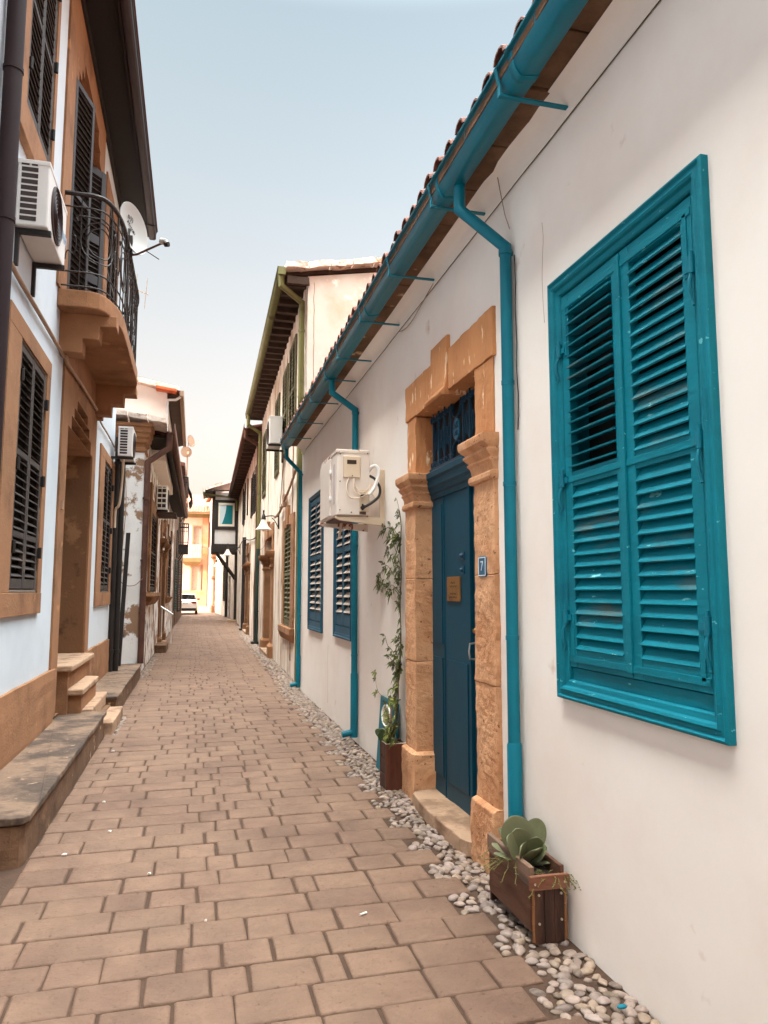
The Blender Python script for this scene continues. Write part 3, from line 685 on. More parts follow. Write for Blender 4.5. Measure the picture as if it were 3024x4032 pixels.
for a, b_ in zip(bars, bars[1:]):
    if a == 4.935: continue
    m_ = (a+b_)/2
    for s_ in (-1, 1):
        strip_arc(GR, [(m_+s_*.062, 2.64), (m_+s_*.02, 2.80), (m_, 2.86)], w=.016); strip_arc(GR, [(m_+s_*.062, 2.95), (m_+s_*.03, 2.84), (m_+.0, 2.72)], w=.016)
strip_arc(GR, [(yc+.085*math.cos(PI*i/12), 2.61+.10*math.sin(PI*i/12)) for i in range(13)], w=.022, t=.004)
strip_arc(GR, [(yc+.10*math.cos(PI*i/12), 3.01-.13*math.sin(PI*i/12)) for i in range(13)], w=.022, t=.004)
GR.box(DY0-.02, DY1+.02, og-.008, og+.008, 2.572, 2.588)
GRo = GR.build('grille', M['iron_blue'], H1)
k = MB(FR, B); k.loops([[(yc+r*.07*math.cos(PI*j/14), o, 2.795+r*.082*math.sin(PI*j/14)) for j in range(28)] for r, o in ((.9, og-.004), (1, og-.002), (1, og+.008), (.93, og+.010), (.88, og+.007), (.01, og+.007))]); k.build('medallion', M['medal'], GRo, smooth=30)
text_obj('AK', 'medallion_letters', M['iron_blue'], GRo, .075, (5.067, og+.009, 2.82), (PI/2, 0, PI), .003)
text_obj('AII', 'medallion_letters', M['iron_blue'], GRo, .055, (5.067, og+.009, 2.762), (PI/2, 0, PI), .003)
q = MB(FR, B); q.box(DY0-.1, DY1+.1, DP-.05, DP-.04, 2.56, 3.06); q.build('transom_glass', M['glass'], H1)
# threshold slab
k = MB(FR, B); k.prism_yo([(4.40, -.24), (4.40, .02), (4.44, .075), (4.52, .098), (4.9, .115), (5.3, .118), (5.56, .10), (5.63, .06), (5.63, -.24)], -.01, .085)
k.rough(.05, .006, 16, big=.008).build('doorstep', M['step'], H1, bevel=.008)

# -- small fittings on the white house
nb = (4.25, .03, 1.75)
nm = thing('number_plate', 'small blue plate with white number 7 on the door jamb', 'sign', FR, nb)
MB(FR, nb).prism_yz([(4.187, 1.705), (4.197, 1.690), (4.303, 1.690), (4.313, 1.705), (4.313, 1.802), (4.303, 1.817), (4.197, 1.817), (4.187, 1.802)], .026, .037).build('plate', M['sign_blue'], nm, bevel=.002)
rim = frame_mb(FR, nb, 4.194, 4.306, 1.697, 1.810, [(0, .0368), (0, .0385), (.005, .0385), (.005, .0368)]); rim.build('rim', M['white'], nm)
text_obj('7', 'numeral', M['white'], nm, .085, (0, .0085, .004), (PI/2, 0, PI), .001)
k = MB(FR, (6.445, 0, 1.54)); k.box(6.42, 6.47, -.002, .028, 1.535, 1.645); k.box(6.43, 6.46, .028, .032, 1.60, 1.625); tag(k.build('doorbell', M['ac'], bevel=.005), 'small white doorbell box on the white wall beside the vine', 'doorbell')
k = MB(FR, (5.7, 0, 3.9)); k.tube([(5.22+1.0*t, .012+.012*math.sin(PI*t), 3.965-.10*math.sin(PI*t)*(.4+.8*t)-.035*t) for t in [i/10 for i in range(11)]], .004, 6); tag(k.build('wall_cable', M['cable_g'], smooth=60), 'thin cable sagging under the teal gutter above the door', 'cable')
k = MB(FR, (3.72, 0, 2.8)); k.tube([(3.752, .012, 3.52), (3.748, .010, 3.35), (3.752, .012, 3.2), (3.744, .010, 3.0), (3.746, .014, 2.85), (3.735, .012, 2.7), (3.745, .010, 2.58), (3.752, .010, 2.5)], .004, 6); tag(k.build('wall_cable', M['cable_k'], smooth=60), 'black cable hanging beside the nearest teal downpipe', 'cable')
k = MB(FR, (3.9, 0, 3.9)); k.tube([(3.86, .06, 4.05), (3.80, .07, 3.92), (3.83, .03, 3.80), (3.80, .015, 3.70)], .003, 5); tag(k.build('wall_cable', M['cable_g'], smooth=60), 'short wire loop by the top of the nearest downpipe', 'cable')

# ================================================================== things along the white wall
# -- cream air conditioner
ab = (6.75, 0, 2.30)
AC = thing('air_conditioner', 'cream rust stained air conditioner with looping cables on the white wall', 'air conditioner', FR, ab, 'air conditioner units on the walls')
y0, y1, o0, o1, z0, z1 = 6.76, 7.62, .155, .47, 2.315, 2.93
k = MB(FR, ab); k.prism_yo([(y0, o0), (y0, o1-.02), (y0+.012, o1), (y1, o1), (y1, o0)], z0, z1); ACc = k.build('casing', M['ac'], AC, bevel=.006)
k = MB(FR, ab); k.box(y0-.006, y1+.004, o0-.004, o1+.005, z1-.03, z1+.006); k.build('lid', M['ac_rust'], AC, bevel=.006)
k = MB(FR, ab); k.box(y0+.30, y1-.005, o1-.002, o1+.014, z0+.015, z1-.035); k.build('front_panel', M['ac'], AC, bevel=.006)
k = MB(FR, ab); k.box(y0+.09, y0+.19, o1-.001, o1+.002, z0+.11, z1-.12); k.build('label', M['label_gray'], AC)
for zz in (2.50, 2.76):
    k = MB(FR, ab); k.box(y0+.275, y0+.315, o1, o1+.02, zz-.02, zz+.02); k.build('clip', M['white'], AC, bevel=.004)
k = MB(FR, ab); k.box(y0-.016, y0+.003, .245, .41, 2.665, 2.875); cv = k.build('terminal_cover', M['ac_beige'], AC, bevel=.012, seg=3)
k = MB(FR, ab); k.box(y0-.0175, y0-.014, .285, .375, 2.795, 2.835); k.build('grip_slot', M['engrave'], cv)
for oo, zz in ((.44, 2.89), (.44, 2.63), (.44, 2.36), (.33, 2.34), (.175, 2.905), (.325, 2.685)):
    k = MB(FR, ab); k.cyl((y0-.002, oo, zz), (y0-.009 if zz != 2.685 else y0-.02, oo, zz), .006, n=8); k.build('screw', M['pipe_black'], AC)
k = MB(FR, ab); k.box(y0-.006, y0+.002, .16, .253, 2.345, 2.555); k.box(y0-.003, y0+.004, .2, .25, 2.36, 2.545); k.build('valve_recess', M['ac_beige'], AC, bevel=.002)
k = MB(FR, ab); k.box(y0-.008, y0+.002, .19, .252, 2.322, 2.35); k.build('rust_patch', M['copper'], AC)
k = MB(FR, ab)
k.cyl((y0-.02, .20, 2.40), (y0-.02, .235, 2.385), .014, n=8); k.cyl((y0-.035, .225, 2.385), (y0-.005, .225, 2.385), .02, n=8); k.cyl((y0-.02, .225, 2.36), (y0-.02, .225, 2.42), .009, n=8)
k.cyl((y0-.03, .22, 2.505), (y0-.002, .22, 2.505), .016, n=8); k.cyl((y0-.02, .20, 2.52), (y0-.02, .245, 2.49), .009, n=8)
k.build('valve', M['pipe_black'], AC, smooth=40)
def curve(pts, n=8):                                      # Catmull-Rom through points
    P = [Vector(p) for p in pts]; P = [2*P[0]-P[1]]+P+[2*P[-1]-P[-2]]; out = []
    for i in range(1, len(P)-2):
        for j in range(n):
            t = j/n; a, b_, c, d = P[i-1:i+3]
            out.append(tuple(.5*((2*b_)+(c-a)*t+(2*a-5*b_+4*c-d)*t*t+(3*b_-a-3*c+d)*t**3)))
    out.append(tuple(P[-2])); return out
def wire(fr, b, pts, r, name, m, parent, n=8):
    k = MB(fr, b); k.tube(curve(pts), r, n); return k.build(name, m, parent, smooth=60)
for pts, r in (([(y0-.01, .36, 2.665), (y0-.02, .375, 2.60), (y0-.025, .375, 2.52), (y0-.03, .34, 2.475), (y0-.03, .28, 2.47), (y0-.03, .21, 2.50), (y0-.03, .16, 2.545), (y0-.03, .145, 2.60)], .006),
               ([(y0-.01, .305, 2.665), (y0-.02, .30, 2.60), (y0-.03, .27, 2.545), (y0-.035, .23, 2.525), (y0-.03, .18, 2.56), (y0-.02, .15, 2.60)], .006),
               ([(y0-.01, .312, 2.665), (y0-.02, .315, 2.59), (y0-.03, .30, 2.53), (y0-.03, .26, 2.51), (y0-.03, .20, 2.515), (y0-.03, .13, 2.51), (y0-.02, .10, 2.46)], .006)):
    wire(FR, ab, pts, r, 'cable', M['cable_w'], AC)
wire(FR, ab, [(y0+.05, .15, 2.745), (y0, .13, 2.78), (y0-.02, .10, 2.785), (y0-.03, .075, 2.74), (y0-.03, .085, 2.66), (y0-.03, .12, 2.57), (y0-.03, .17, 2.51)], .017, 'insulated_pipe', M['white'], AC)
wire(FR, ab, [(y0+.05, .14, 2.70), (y0-.0, .10, 2.66), (y0-.02, .06, 2.58), (y0-.03, .07, 2.50), (y0-.035, .13, 2.44), (y0-.03, .21, 2.39)], .013, 'insulated_pipe', M['cable_k'], AC)
for yy, o_ in ((6.80, .43), (7.50, .47)):
    k = MB(FR, ab)
    k.loops([[(yy-.02, .0, 2.22), (yy+.02, .0, 2.22), (yy+.02, .0, 2.30), (yy-.02, .0, 2.30)], [(yy-.02, o_, 2.265), (yy+.02, o_, 2.265), (yy+.02, o_, 2.30), (yy-.02, o_, 2.30)], [(yy-.02, o_+.05, 2.287), (yy+.02, o_+.05, 2.287), (yy+.02, o_+.05, 2.30), (yy-.02, o_+.05, 2.30)]])
    k.box(yy-.022, yy-.004, -.0, .05, 2.30, 2.76) ; k.box(yy+.004, yy+.02, -.0, .02, 2.30, 2.76)
    k.build('bracket', M['ac_beige'] if yy < 7 else M['ac_rust'], AC, bevel=.003)
k = MB(FR, ab); k.box(6.9, 7.5, .2, .44, 2.296, 2.312); k.build('support_rail', M['copper'], AC)
k = MB(FR, ab); k.cyl((7.40, .30, 2.30), (7.36, .33, 2.14), .014, n=10); k.build('drain_pipe', M['cable_w'], AC, smooth=40)

# -- near planter (planks, cap, cane strips) and its succulent
pb = (3.54, .12, 0)
PL = thing('planter', 'low planter box of dark planks holding the grey green succulent', 'planter', FR, pb, 'wooden planters along the white wall')
py0, py1, pi, po = 3.287, 3.80, .03, .205                # y range, inner and outer faces
k = MB(FR, pb); k.box(py0+.012, py1-.012, po-.02, po, .052, .245); k.rough(.09, .002, 10).build('side_plank', M['wood_md'], PL, bevel=.003)
k = MB(FR, pb); k.prism_oz([(po-.022, .247), (po+.004, .247), (po+.004, .335), (po-.022, .335)], py0+.008, py1+.004); k.rough(.09, .002, 10).build('side_plank', M['wood_gr'], PL, bevel=.004, label='grey weathered top side plank')
k = MB(FR, pb); k.box(py0+.012, py1-.012, pi, pi+.02, .052, .33); k.rough(.09, .002, 10).build('side_plank', M['wood_md'], PL, bevel=.003)
n_ = 3
for i in range(n_):
    a = pi+.012+(po-pi-.024)*i/n_; b_ = pi+.012+(po-pi-.024)*(i+1)/n_
    k = MB(FR, pb); k.box(py0-.006-.002*(i % 2), py0+.012, a+.0008, b_-.0008, .0, .25); k.rough(.09, .0015, 12).build('end_plank', M['wood_dk'], PL, bevel=.002)
k = MB(FR, pb); k.box(py0-.020, py0+.002, pi-.012, po+.012, .238, .302); k.rough(.09, .002, 10).build('cap_plank', M['wood_cap'], PL, bevel=.004)
k = MB(FR, pb); k.box(py1-.012, py1+.006, pi+.01, po-.01, .0, .30); k.build('end_plank', M['wood_dk'], PL, bevel=.003)
for oo in (po-.012, pi+.004):
    k = MB(FR, pb)
    for za, zb in ((.01, .09), (.092, .165), (.168, .236)): k.tube([(py0+.001, oo, za), (py0+.001, oo, zb-.004), (py0+.001, oo, zb)], [.008, .0075, .0085], 8)
    k.build('cane_strip', M['bamboo'], PL, smooth=50)
for oo, zz in ((po-.035, .215), (pi+.028, .215), (po-.035, .09), (pi+.028, .10)):
    k = MB(FR, pb); k.cyl((py0-.005, oo, zz), (py0-.012, oo, zz), .0055, n=8); k.build('screw', M['screw'], PL)
for oo in (po-.012, pi+.014):
    k = MB(FR, pb); k.cyl((py0-.018, oo, .268), (py0-.024, oo, .268), .0055, n=8); k.build('screw', M['screw'], PL)
k = MB(FR, pb); k.box(py0+.011, py1-.011, pi+.019, po-.019, .05, .27); k.rough(.03, .012, 30).build('soil', M['soil'], PL)
sb = (3.53, .10, .27)
SU = thing('succulent', 'broad leaved grey green succulent growing in the near planter', 'plant', FR, sb)
def paddle(mb, base, d, length, width, curl=.1, th=.007, side=None, n=14, m=7):
    """rounded fleshy leaf from base along direction d, its blade facing 'side'"""
    b_ = Vector(base); d = Vector(d).normalized(); s_ = Vector(side).normalized(); s_ = (s_-d*s_.dot(d)).normalized(); w_ = d.cross(s_)
    rings = []
    for i in range(n+1):
        t = i/n
        t = t**.8 if False else 1-(1-t)**1.7
        m0 = .60
        if t > m0: ww = width/2*math.sqrt(max(.0006, 1-((t-m0)/(1-m0))**2))
        else: e_ = t/m0; ww = width/2*(.11+.89*(e_*e_*(3-2*e_))**.9)
        c = b_+d*length*t+s_*curl*length*(t*t-.15*t)
        tt = th*(1-.55*t)+.001
        ring = []
        for j in range(m*2):
            a = 2*PI*j/(m*2)
            ring.append(tuple(c+w_*ww*math.cos(a)+s_*(tt*math.sin(a)+.18*ww*abs(math.cos(a))**2)))
        rings.append(ring)
    mb.loops(rings)
C0 = (3.50, .135, .275)
lv = [((.10, .25, 1.0), .225, .165, .02, (-1, .2, .3)), ((-.35, .75, .9), .20, .115, .06, (-.7, -.2, .5)), ((.05, -.40, 1.), .215, .12, .05, (-1, .3, .2)), ((-.35, -.25, 1.), .155, .105, .12, (-1, -.1, .3)),
      ((-.15, .35, 1.05), .185, .125, .05, (-1, .1, .3)), ((-.75, -.1, .6), .15, .115, .08, (-.5, 0, 1)), ((-.6, .45, .75), .16, .11, .06, (-.8, 0, .5)), ((-.5, -.5, .55), .145, .095, .10, (-.6, .2, 1)), ((.7, -.32, .9), .20, .12, .04, (-.6, .6, .3)), ((.5, .55, .8), .19, .12, .05, (-.4, -.4, .6)),
      ((.9, .5, .25), .20, .07, .0, (0, 0, 1)), ((-.9, -.1, -.18), .13, .085, -.1, (-.2, .1, 1)), ((-.75, -.75, .22), .13, .05, 0, (0, 0, 1)), ((.3, 1, .3), .15, .075, .02, (0, 0, 1)), ((.6, -.7, .15), .10, .07, 0, (-.3, 0, 1))]
k = MB(FR, sb); k.tube([(3.50, .135, .25), (3.50, .135, .265), C0], [.016, .015, .017], 10)
SUs = k.build('stem', M['succ'], SU, smooth=60)
for d, l_, w_, cu, sd in lv:
    k = MB(FR, sb); paddle(k, Vector(C0)+Vector(d).normalized()*.008, d, l_, w_, cu, side=sd); k.build('leaf', M['succ'], SU, smooth=70)
tb = (3.5, .12, .28)
k = MB(FR, tb)
for i in range(46):
    y_ = R.uniform(3.31, 3.78); o_ = R.uniform(.05, .19); p = Vector((y_, o_, .275)); pts = [tuple(p)]
    a = R.uniform(0, 2*PI); L_ = R.uniform(.05, .13)
    if i < 8: a, o_, L_ = R.uniform(.9, 2.2), .18, .16; p = Vector((R.uniform(3.46, 3.56), .185, .30)); pts = [tuple(p)]
    if 8 <= i < 16: a, L_ = R.uniform(-2.2, -.9), .12; p = Vector((3.315, R.uniform(.03, .10), .285)); pts = [tuple(p)]; a = -PI+R.uniform(-.5, .7)
    for q in range(5):
        a += R.uniform(-.5, .5)
        p = p+Vector((math.cos(a), math.sin(a), R.uniform(-.1, .35) if q < 2 else R.uniform(-1.0, .1)))*L_/5

        p.z = max(p.z, .262) if (py0 < p.x < py1 and p.y < po) else p.z
        pts.append(tuple(p))
    k.tube(pts, .0018, 4)
    for q in pts[1:]:
        for e in range(2): k.ball((q[0]+R.uniform(-.008, .008), q[1]+R.uniform(-.006, .006), q[2]+R.uniform(-.005, .006)), (.007, .0025, .003), 3)
tag(k.build('trailing_plant', M['moss'], smooth=60), 'dry trailing stems spilling over the near planter rim', 'plant')

# -- far planter with stake, dark succulent, jasmine
fb = (6.09, .1, 0)
FP = thing('planter', 'tall red brown plank planter beside the far door jamb', 'planter', FR, fb, 'wooden planters along the white wall')
qy0, qy1, qi, qo = 5.99, 6.19, .015, .195
k = MB(FR, fb); k.box(qy0, qy0+.014, qi, qo, .0, .365); k.rough(.06, .0015, 12).build('end_plank', M['wood_red'], FP, bevel=.003)
k = MB(FR, fb); k.box(qy1-.014, qy1, qi, qo, .0, .365); k.build('end_plank', M['wood_red'], FP, bevel=.003)
for z in (.0, .125, .25):
    k = MB(FR, fb); k.box(qy0+.014, qy1-.014, qo-.02, qo-.004, z+.003, z+.118); k.build('side_plank', M['wood_dk'], FP, bevel=.003)
k = MB(FR, fb); k.box(qy0+.014, qy1-.014, qi, qi+.012, 0, .36); k.build('side_plank', M['wood_dk'], FP, bevel=.003)
rim = frame_mb(FR, fb, qy0-.001, qy1, qi, qo, []) if False else None
k = MB(FR, fb); k.box(qy0, qy0+.009, qi, qo, .3655, .371); k.box(qy0+.009, qy1, qo-.008, qo, .3655, .371); k.build('liner_rim', M['cream_frame'], FP, bevel=.002)
k = MB(FR, fb); k.box(qy0+.013, qy1-.013, qi+.011, qo-.019, .2, .345); k.rough(.03, .008, 30).build('soil', M['soil'], FP)
k = MB(FR, (6.05, .15, .34)); k.tube([(6.05, .15, .3), (6.06, .138, .50), (6.07, .13, .66)], .005, 7); tag(k.build('plant_stake', M['cane'], smooth=60), 'thin wooden stake standing in the tall planter', 'stake')
db = (6.12, .14, .35)
DS = thing('succulent', 'dark green rounded leaf plant in the tall planter', 'plant', FR, db)
k = MB(FR, db); k.tube([(6.12, .14, .34), (6.13, .145, .40)], .012, 8); k.build('stem', M['succ_dk'], DS)
for i in range(15):
    a = R.uniform(-.4, PI+.6); el = R.uniform(.1, 1.1)
    k = MB(FR, db); d = Vector((math.cos(a)*.8+.25, math.sin(a)*.7, el)); paddle(k, (6.12+R.uniform(-.02, .03), .145, .37), d, R.uniform(.08, .14), R.uniform(.06, .085), .1, .005, side=(-1, .3, .6), n=7, m=5); k.build('leaf', M['succ_dk'], DS, smooth=70)
# teal board with a silvered oval emblem
gb = (6.53, .02, 0)
SG = thing('sign_board', 'teal board with silver oval emblem leaning behind the tall planter', 'sign', FR, gb)
k = MB(FR, gb); k.loops([[(6.22, .075, -.01), (6.82, .075, -.01), (6.82, .03, .645), (6.22, .03, .645)], [(6.22, .060, -.01), (6.82, .060, -.01), (6.82, .015, .645), (6.22, .015, .645)]]); k.build('board', M['sign_teal'], SG, bevel=.003)
k = MB(FR, gb)
def em(y, z, r, o): return (y, .075-.045*(z/.645)+o, z)
n_ = 30; ec = (6.56, .50)
k.loops([[em(ec[0]+.15*s_*math.cos(2*PI*j/n_), ec[1]+.095*s_*math.sin(2*PI*j/n_), 0, o_) for j in range(n_)] for s_, o_ in ((1.0, .0), (1.0, .010), (.94, .014), (.88, .010), (.80, .003), (.80, -.0))], cap=False)
k.build('emblem_ring', M['white'], SG, smooth=50)
k = MB(FR, gb); k.loops([[em(ec[0]-.01+(.075 if math.cos(2*PI*j/n_) > 0 else .12)*s_*math.cos(2*PI*j/n_)+.05, ec[1]+.078*s_*math.sin(2*PI*j/n_), 0, o_) for j in range(n_)] for s_, o_ in ((1, .0), (.98, .008), (.5, .013), (.05, .010))]); k.rough(.02, .003, 40).build('emblem', M['emblem'], SG, smooth=50)

# -- jasmine vine climbing the wall
vb = (6.08, .1, .35)
JV = thing('vine', 'jasmine vine climbing the white wall beside the door', 'plant', FR, vb)
st, lf, lh = MB(FR, vb), MB(FR, vb), MB(FR, vb)
def leaflet(mb, p, d, nrm, l_, w_):
    p, d, nrm = Vector(p), Vector(d).normalized(), Vector(nrm); s_ = d.cross(nrm).normalized()*w_/2; nrm = s_.cross(d).normalized()
    droop = Vector((0, 0, -1))
    P = [p, p+d*l_*.35+s_+nrm*l_*.04, p+d*l_*.72+s_*.62+droop*l_*.08, p+d*l_+droop*l_*.2, p+d*l_*.72-s_*.62+droop*l_*.08, p+d*l_*.35-s_+nrm*l_*.04, p+d*l_*.4-nrm*l_*.05, p+d*l_*.74+droop*l_*.10-nrm*l_*.03]
    V = [mb.v(x) for x in P]
    for q in ((0, 1, 6), (1, 2, 7, 6), (2, 3, 7), (3, 4, 7), (4, 5, 6, 7), (5, 0, 6)): mb.f([V[i] for i in q])
def frond(p, d, size, hi=False):
    d = Vector(d).normalized(); p = Vector(p); n = Vector((0, 1, .4)).normalized()
    mb = lh if hi else lf
    rachis = [p]
    for i in range(3): rachis.append(rachis[-1]+(d+Vector((0, 0, -.25*i)))*size*.17)
    st.tube([tuple(x) for x in rachis], .0012, 4)
    sd = d.cross(n).normalized()
    for i, q in enumerate(rachis[1:]):
        for s_ in (-1, 1):
            leaflet(mb, q, d*.55+sd*s_+Vector((R.uniform(-.2, .2), R.uniform(-.2, .4), R.uniform(-.5, .1))), n+Vector((R.uniform(-.5, .5), 0, R.uniform(-.4, .5))), size*R.uniform(.45, .66), size*R.uniform(.25, .36))
    leaflet(mb, rachis[-1], d+Vector((0, 0, -.5)), n, size*.72, size*.30)
def shoot(pts, dens, size, r=.003, hi=0.):
    c = curve(pts, 7); st.tube(c, r, 5)
    L_ = sum((Vector(a)-Vector(b_)).length for a, b_ in zip(c, c[1:]))
    for i in range(int(L_*dens*1.2)):
        j = R.randrange(len(c)-1); t = R.random(); p = Vector(c[j]).lerp(Vector(c[j+1]), t)
        a = R.uniform(0, 2*PI); d = Vector((math.cos(a), abs(R.gauss(0, .5))+.1, math.sin(a)*.8-.15))
        frond(p, d, size*R.uniform(.7, 1.25), R.random() < hi)
main = [(6.10, .10, .34), (6.09, .07, .6), (6.12, .05, .9), (6.10, .035, 1.2), (6.14, .03, 1.5), (6.10, .03, 1.75), (6.14, .03, 1.95), (6.10, .03, 2.15), (6.16, .03, 2.30)]
shoot(main, 22, .085, .0055)
shoot([(6.10, .10, .34), (6.06, .10, .5), (6.14, .06, .75), (6.06, .05, 1.0), (6.10, .04, 1.25)], 30, .08, .004, .25)
shoot([(6.12, .03, 2.02), (6.35, .03, 2.16), (6.6, .02, 2.19), (6.85, .02, 2.17)], 13, .085)
shoot([(6.10, .03, 1.80), (6.30, .03, 1.98), (6.42, .03, 2.08)], 17, .085)
shoot([(6.12, .03, 1.62), (6.38, .04, 1.78), (6.62, .03, 1.84), (6.80, .03, 1.78), (6.84, .03, 1.70), (6.78, .03, 1.64)], 16, .08)
shoot([(6.2, .03, 1.72), (6.42, .04, 1.92), (6.60, .03, 1.97)], 14, .08)
shoot([(6.12, .03, 1.58), (6.4, .03, 1.66), (6.55, .02, 1.62)], 9, .07)
shoot([(6.12, .03, 1.55), (6.3, .04, 1.62), (6.6, .03, 1.60), (6.82, .03, 1.74)], 8, .08)
shoot([(6.10, .05, .95), (6.3, .05, 1.08), (6.52, .04, 1.12), (6.62, .04, 1.20)], 14, .07)
shoot([(6.10, .05, .90), (6.28, .05, .98), (6.44, .04, 1.02)], 16, .07)
shoot([(6.1, .06, .55), (6.3, .06, .68), (6.42, .05, .74)], 18, .06, .002, .4)
shoot([(6.1, .12, .4), (6.5, .06, .62), (6.85, .05, .68), (6.98, .04, .78), (6.90, .05, .84)], 13, .06, .002, .9)
shoot([(6.12, .12, .36), (6.08, .16, .44), (6.1, .12, .56)], 60, .06, .002, .7)
shoot([(6.05, .12, .36), (6.0, .16, .46), (5.98, .13, .58), (6.02, .09, .7)], 46, .065, .002, .6)
shoot([(6.05, .12, .36), (5.93, .14, .42), (5.86, .12, .40)], 30, .06, .002, .2)
shoot([(6.05, .12, .42), (5.95, .12, .50), (5.86, .11, .54)], 28, .06, .002, .2)
shoot([(6.14, .03, 2.28), (6.12, .06, 2.38), (6.22, .05, 2.42)], 12, .05, .0015)
st.build('stem', M['stem'], JV, smooth=60); tag(lf.build('foliage', M['leaf'], JV)); lh.build('foliage', M['leaf_hi'], JV, label='fresh yellow green leaves')

# ================================================================== TALL PALE HOUSE (left, near)
HL = thing('house', 'two storey pale blue white house with ochre trim and iron balcony', 'house', FL, B)
stair = [(8.57, 10.60, .0, 3.43), (8.78, 10.40, 3.42, 3.585), (8.95, 10.22, 3.58, 3.715), (9.14, 10.03, 3.71, 3.85)]
upd = [(8.08, 10.45, 4.63, 7.2), (8.24, 10.28, 7.19, 7.36), (8.42, 10.10, 7.35, 7.52), (8.60, 9.92, 7.51, 7.70)]
wins = [(6.25, 7.34, 1.58, 3.63), (12.03, 13.2, 1.58, 3.65), (5.98, 7.02, 5.42, 7.5), (11.30, 12.45, 5.45, 7.5)]
wall_mb(FL, B, -10, 13.5, 0, 8.25, stair+upd+wins, depth=.2, back=5).build('wall', M['plaster_blue'], HL)
# stone bays (ochre) around the door and balcony door, with stepped heads
def bay(y0, y1, z0, z1, holes, th, nm, mk, depth):
    mb = MB(FL, B)
    ys = sorted({y0, y1, *[h[0] for h in holes], *[h[1] for h in holes]}); zs = sorted({z0, z1, *[h[2] for h in holes], *[h[3] for h in holes]})
    zs = [z for z in zs if z0 <= z <= z1]
    H = lambda a, c: any(h[0] < a < h[1] and h[2] < c < h[3] for h in holes)
    for i in range(len(ys)-1):
        for j in range(len(zs)-1):
            yc, zc = (ys[i]+ys[i+1])/2, (zs[j]+zs[j+1])/2
            if not H(yc, zc): mb.quad((ys[i], th, zs[j]), (ys[i+1], th, zs[j]), (ys[i+1], th, zs[j+1]), (ys[i], th, zs[j+1]))
            else:
                for (a, b_, dy, dz) in (((ys[i], zs[j]), (ys[i+1], zs[j]), 0, -.01), ((ys[i], zs[j+1]), (ys[i+1], zs[j+1]), 0, .01), ((ys[i], zs[j]), (ys[i], zs[j+1]), -.01, 0), ((ys[i+1], zs[j]), (ys[i+1], zs[j+1]), .01, 0)):
                    yy = (ys[i]-.001 if dy < 0 else ys[i+1]+.001 if dy > 0 else yc); zz = (zs[j]-.001 if dz < 0 else zs[j+1]+.001 if dz > 0 else zc)
                    if not H(yy, zz) and zz > z0: mb.quad((a[0], th, a[1]), (b_[0], th, b_[1]), (b_[0], -depth, b_[1]), (a[0], -depth, a[1]))
    for yy in (y0, y1): mb.quad((yy, th, z0), (yy, th, z1), (yy, -.01, z1), (yy, -.01, z0))
    mb.quad((y0, th, z1), (y1, th, z1), (y1, -.01, z1), (y0, -.01, z1)); mb.quad((y0, th, z0), (y1, th, z0), (y1, -.01, z0), (y0, -.01, z0))
    bmesh.ops.remove_doubles(mb.bm, verts=mb.bm.verts, dist=.0005)
    return mb.build(nm, mk, HL)
sh = lambda hs, e: [(a+e, b_-e, c, d-e) for a, b_, c, d in hs]
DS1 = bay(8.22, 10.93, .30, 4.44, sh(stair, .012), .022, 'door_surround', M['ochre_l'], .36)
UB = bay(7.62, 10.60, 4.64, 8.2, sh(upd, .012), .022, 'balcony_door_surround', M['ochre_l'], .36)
# door niche: dark reveal facing, and pale inner wall
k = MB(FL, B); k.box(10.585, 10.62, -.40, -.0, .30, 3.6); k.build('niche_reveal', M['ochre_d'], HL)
k = MB(FL, B); k.box(8.4, 10.7, -.42, -.37, .0, 4.0); k.build('niche_back', M['plaster_blue'], HL)
k = MB(FL, B); k.box(9.0, 10.2, -.368, -.33, .8, 3.1); k.box(9.1, 9.55, -.33, -.322, .95, 2.9); k.box(9.65, 10.1, -.33, -.322, .95, 2.9); k.build('door', M['brown_shut'], HL, bevel=.004)
# trims round the windows
def trim(y0, y1, z0, z1, hole, mk='ochre_l', th=.026):
    a, b_, c, d = hole
    k = MB(FL, B); o_ = th
    k.box(y0, y1, -.01, o_, d-.01, z1); k.box(y0, y1, -.01, o_+.004, z0, c+.01); k.box(y0, a+.01, -.01, o_-.001, c+.0105, d-.0105); k.box(b_-.01, y1, -.01, o_-.001, c+.0105, d-.0105)
    return k.build('window_trim', M[mk], HL, bevel=.004)
trim(5.86, 7.50, 1.405, 3.775, wins[0]); trim(11.50, 13.46, 1.385, 3.79, wins[1]); trim(5.64, 7.12, 5.14, 7.72, wins[2]); trim(10.93, 12.80, 5.2, 7.72, wins[3])
k = MB(FL, B); k.box(5.60, 7.16, -.0, .06, 5.08, 5.138); k.build('window_sill', M['ochre_l'], HL, bevel=.006)
shutter_window(FL, B, HL, *wins[0], M['brown_shut'], o=-.005, frame=.045, mids=(2.72, 2.06), pitch=.068, m_frame=M['brown_edge'], hinges=True, tilt=38, stile=.05)
shutter_window(FL, B, HL, *wins[1], M['brown_shut'], o=-.005, frame=.045, mids=(2.72,), pitch=.08, hinges=True, tilt=40)
shutter_window(FL, B, HL, *wins[2], M['brown_shut'], o=-.005, frame=.045, mids=(6.42,), pitch=.075, m_frame=M['brown_edge'], hinges=True, tilt=40)
shutter_window(FL, B, HL, *wins[3], M['brown_shut'], o=-.005, frame=.045, mids=(6.42,), pitch=.085, tilt=40)
# plinth
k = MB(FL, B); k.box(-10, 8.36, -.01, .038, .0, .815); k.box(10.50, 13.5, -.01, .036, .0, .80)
k.rough(.15, .010, 8, big=.012).build('plinth', M['ochre_l'], HL)
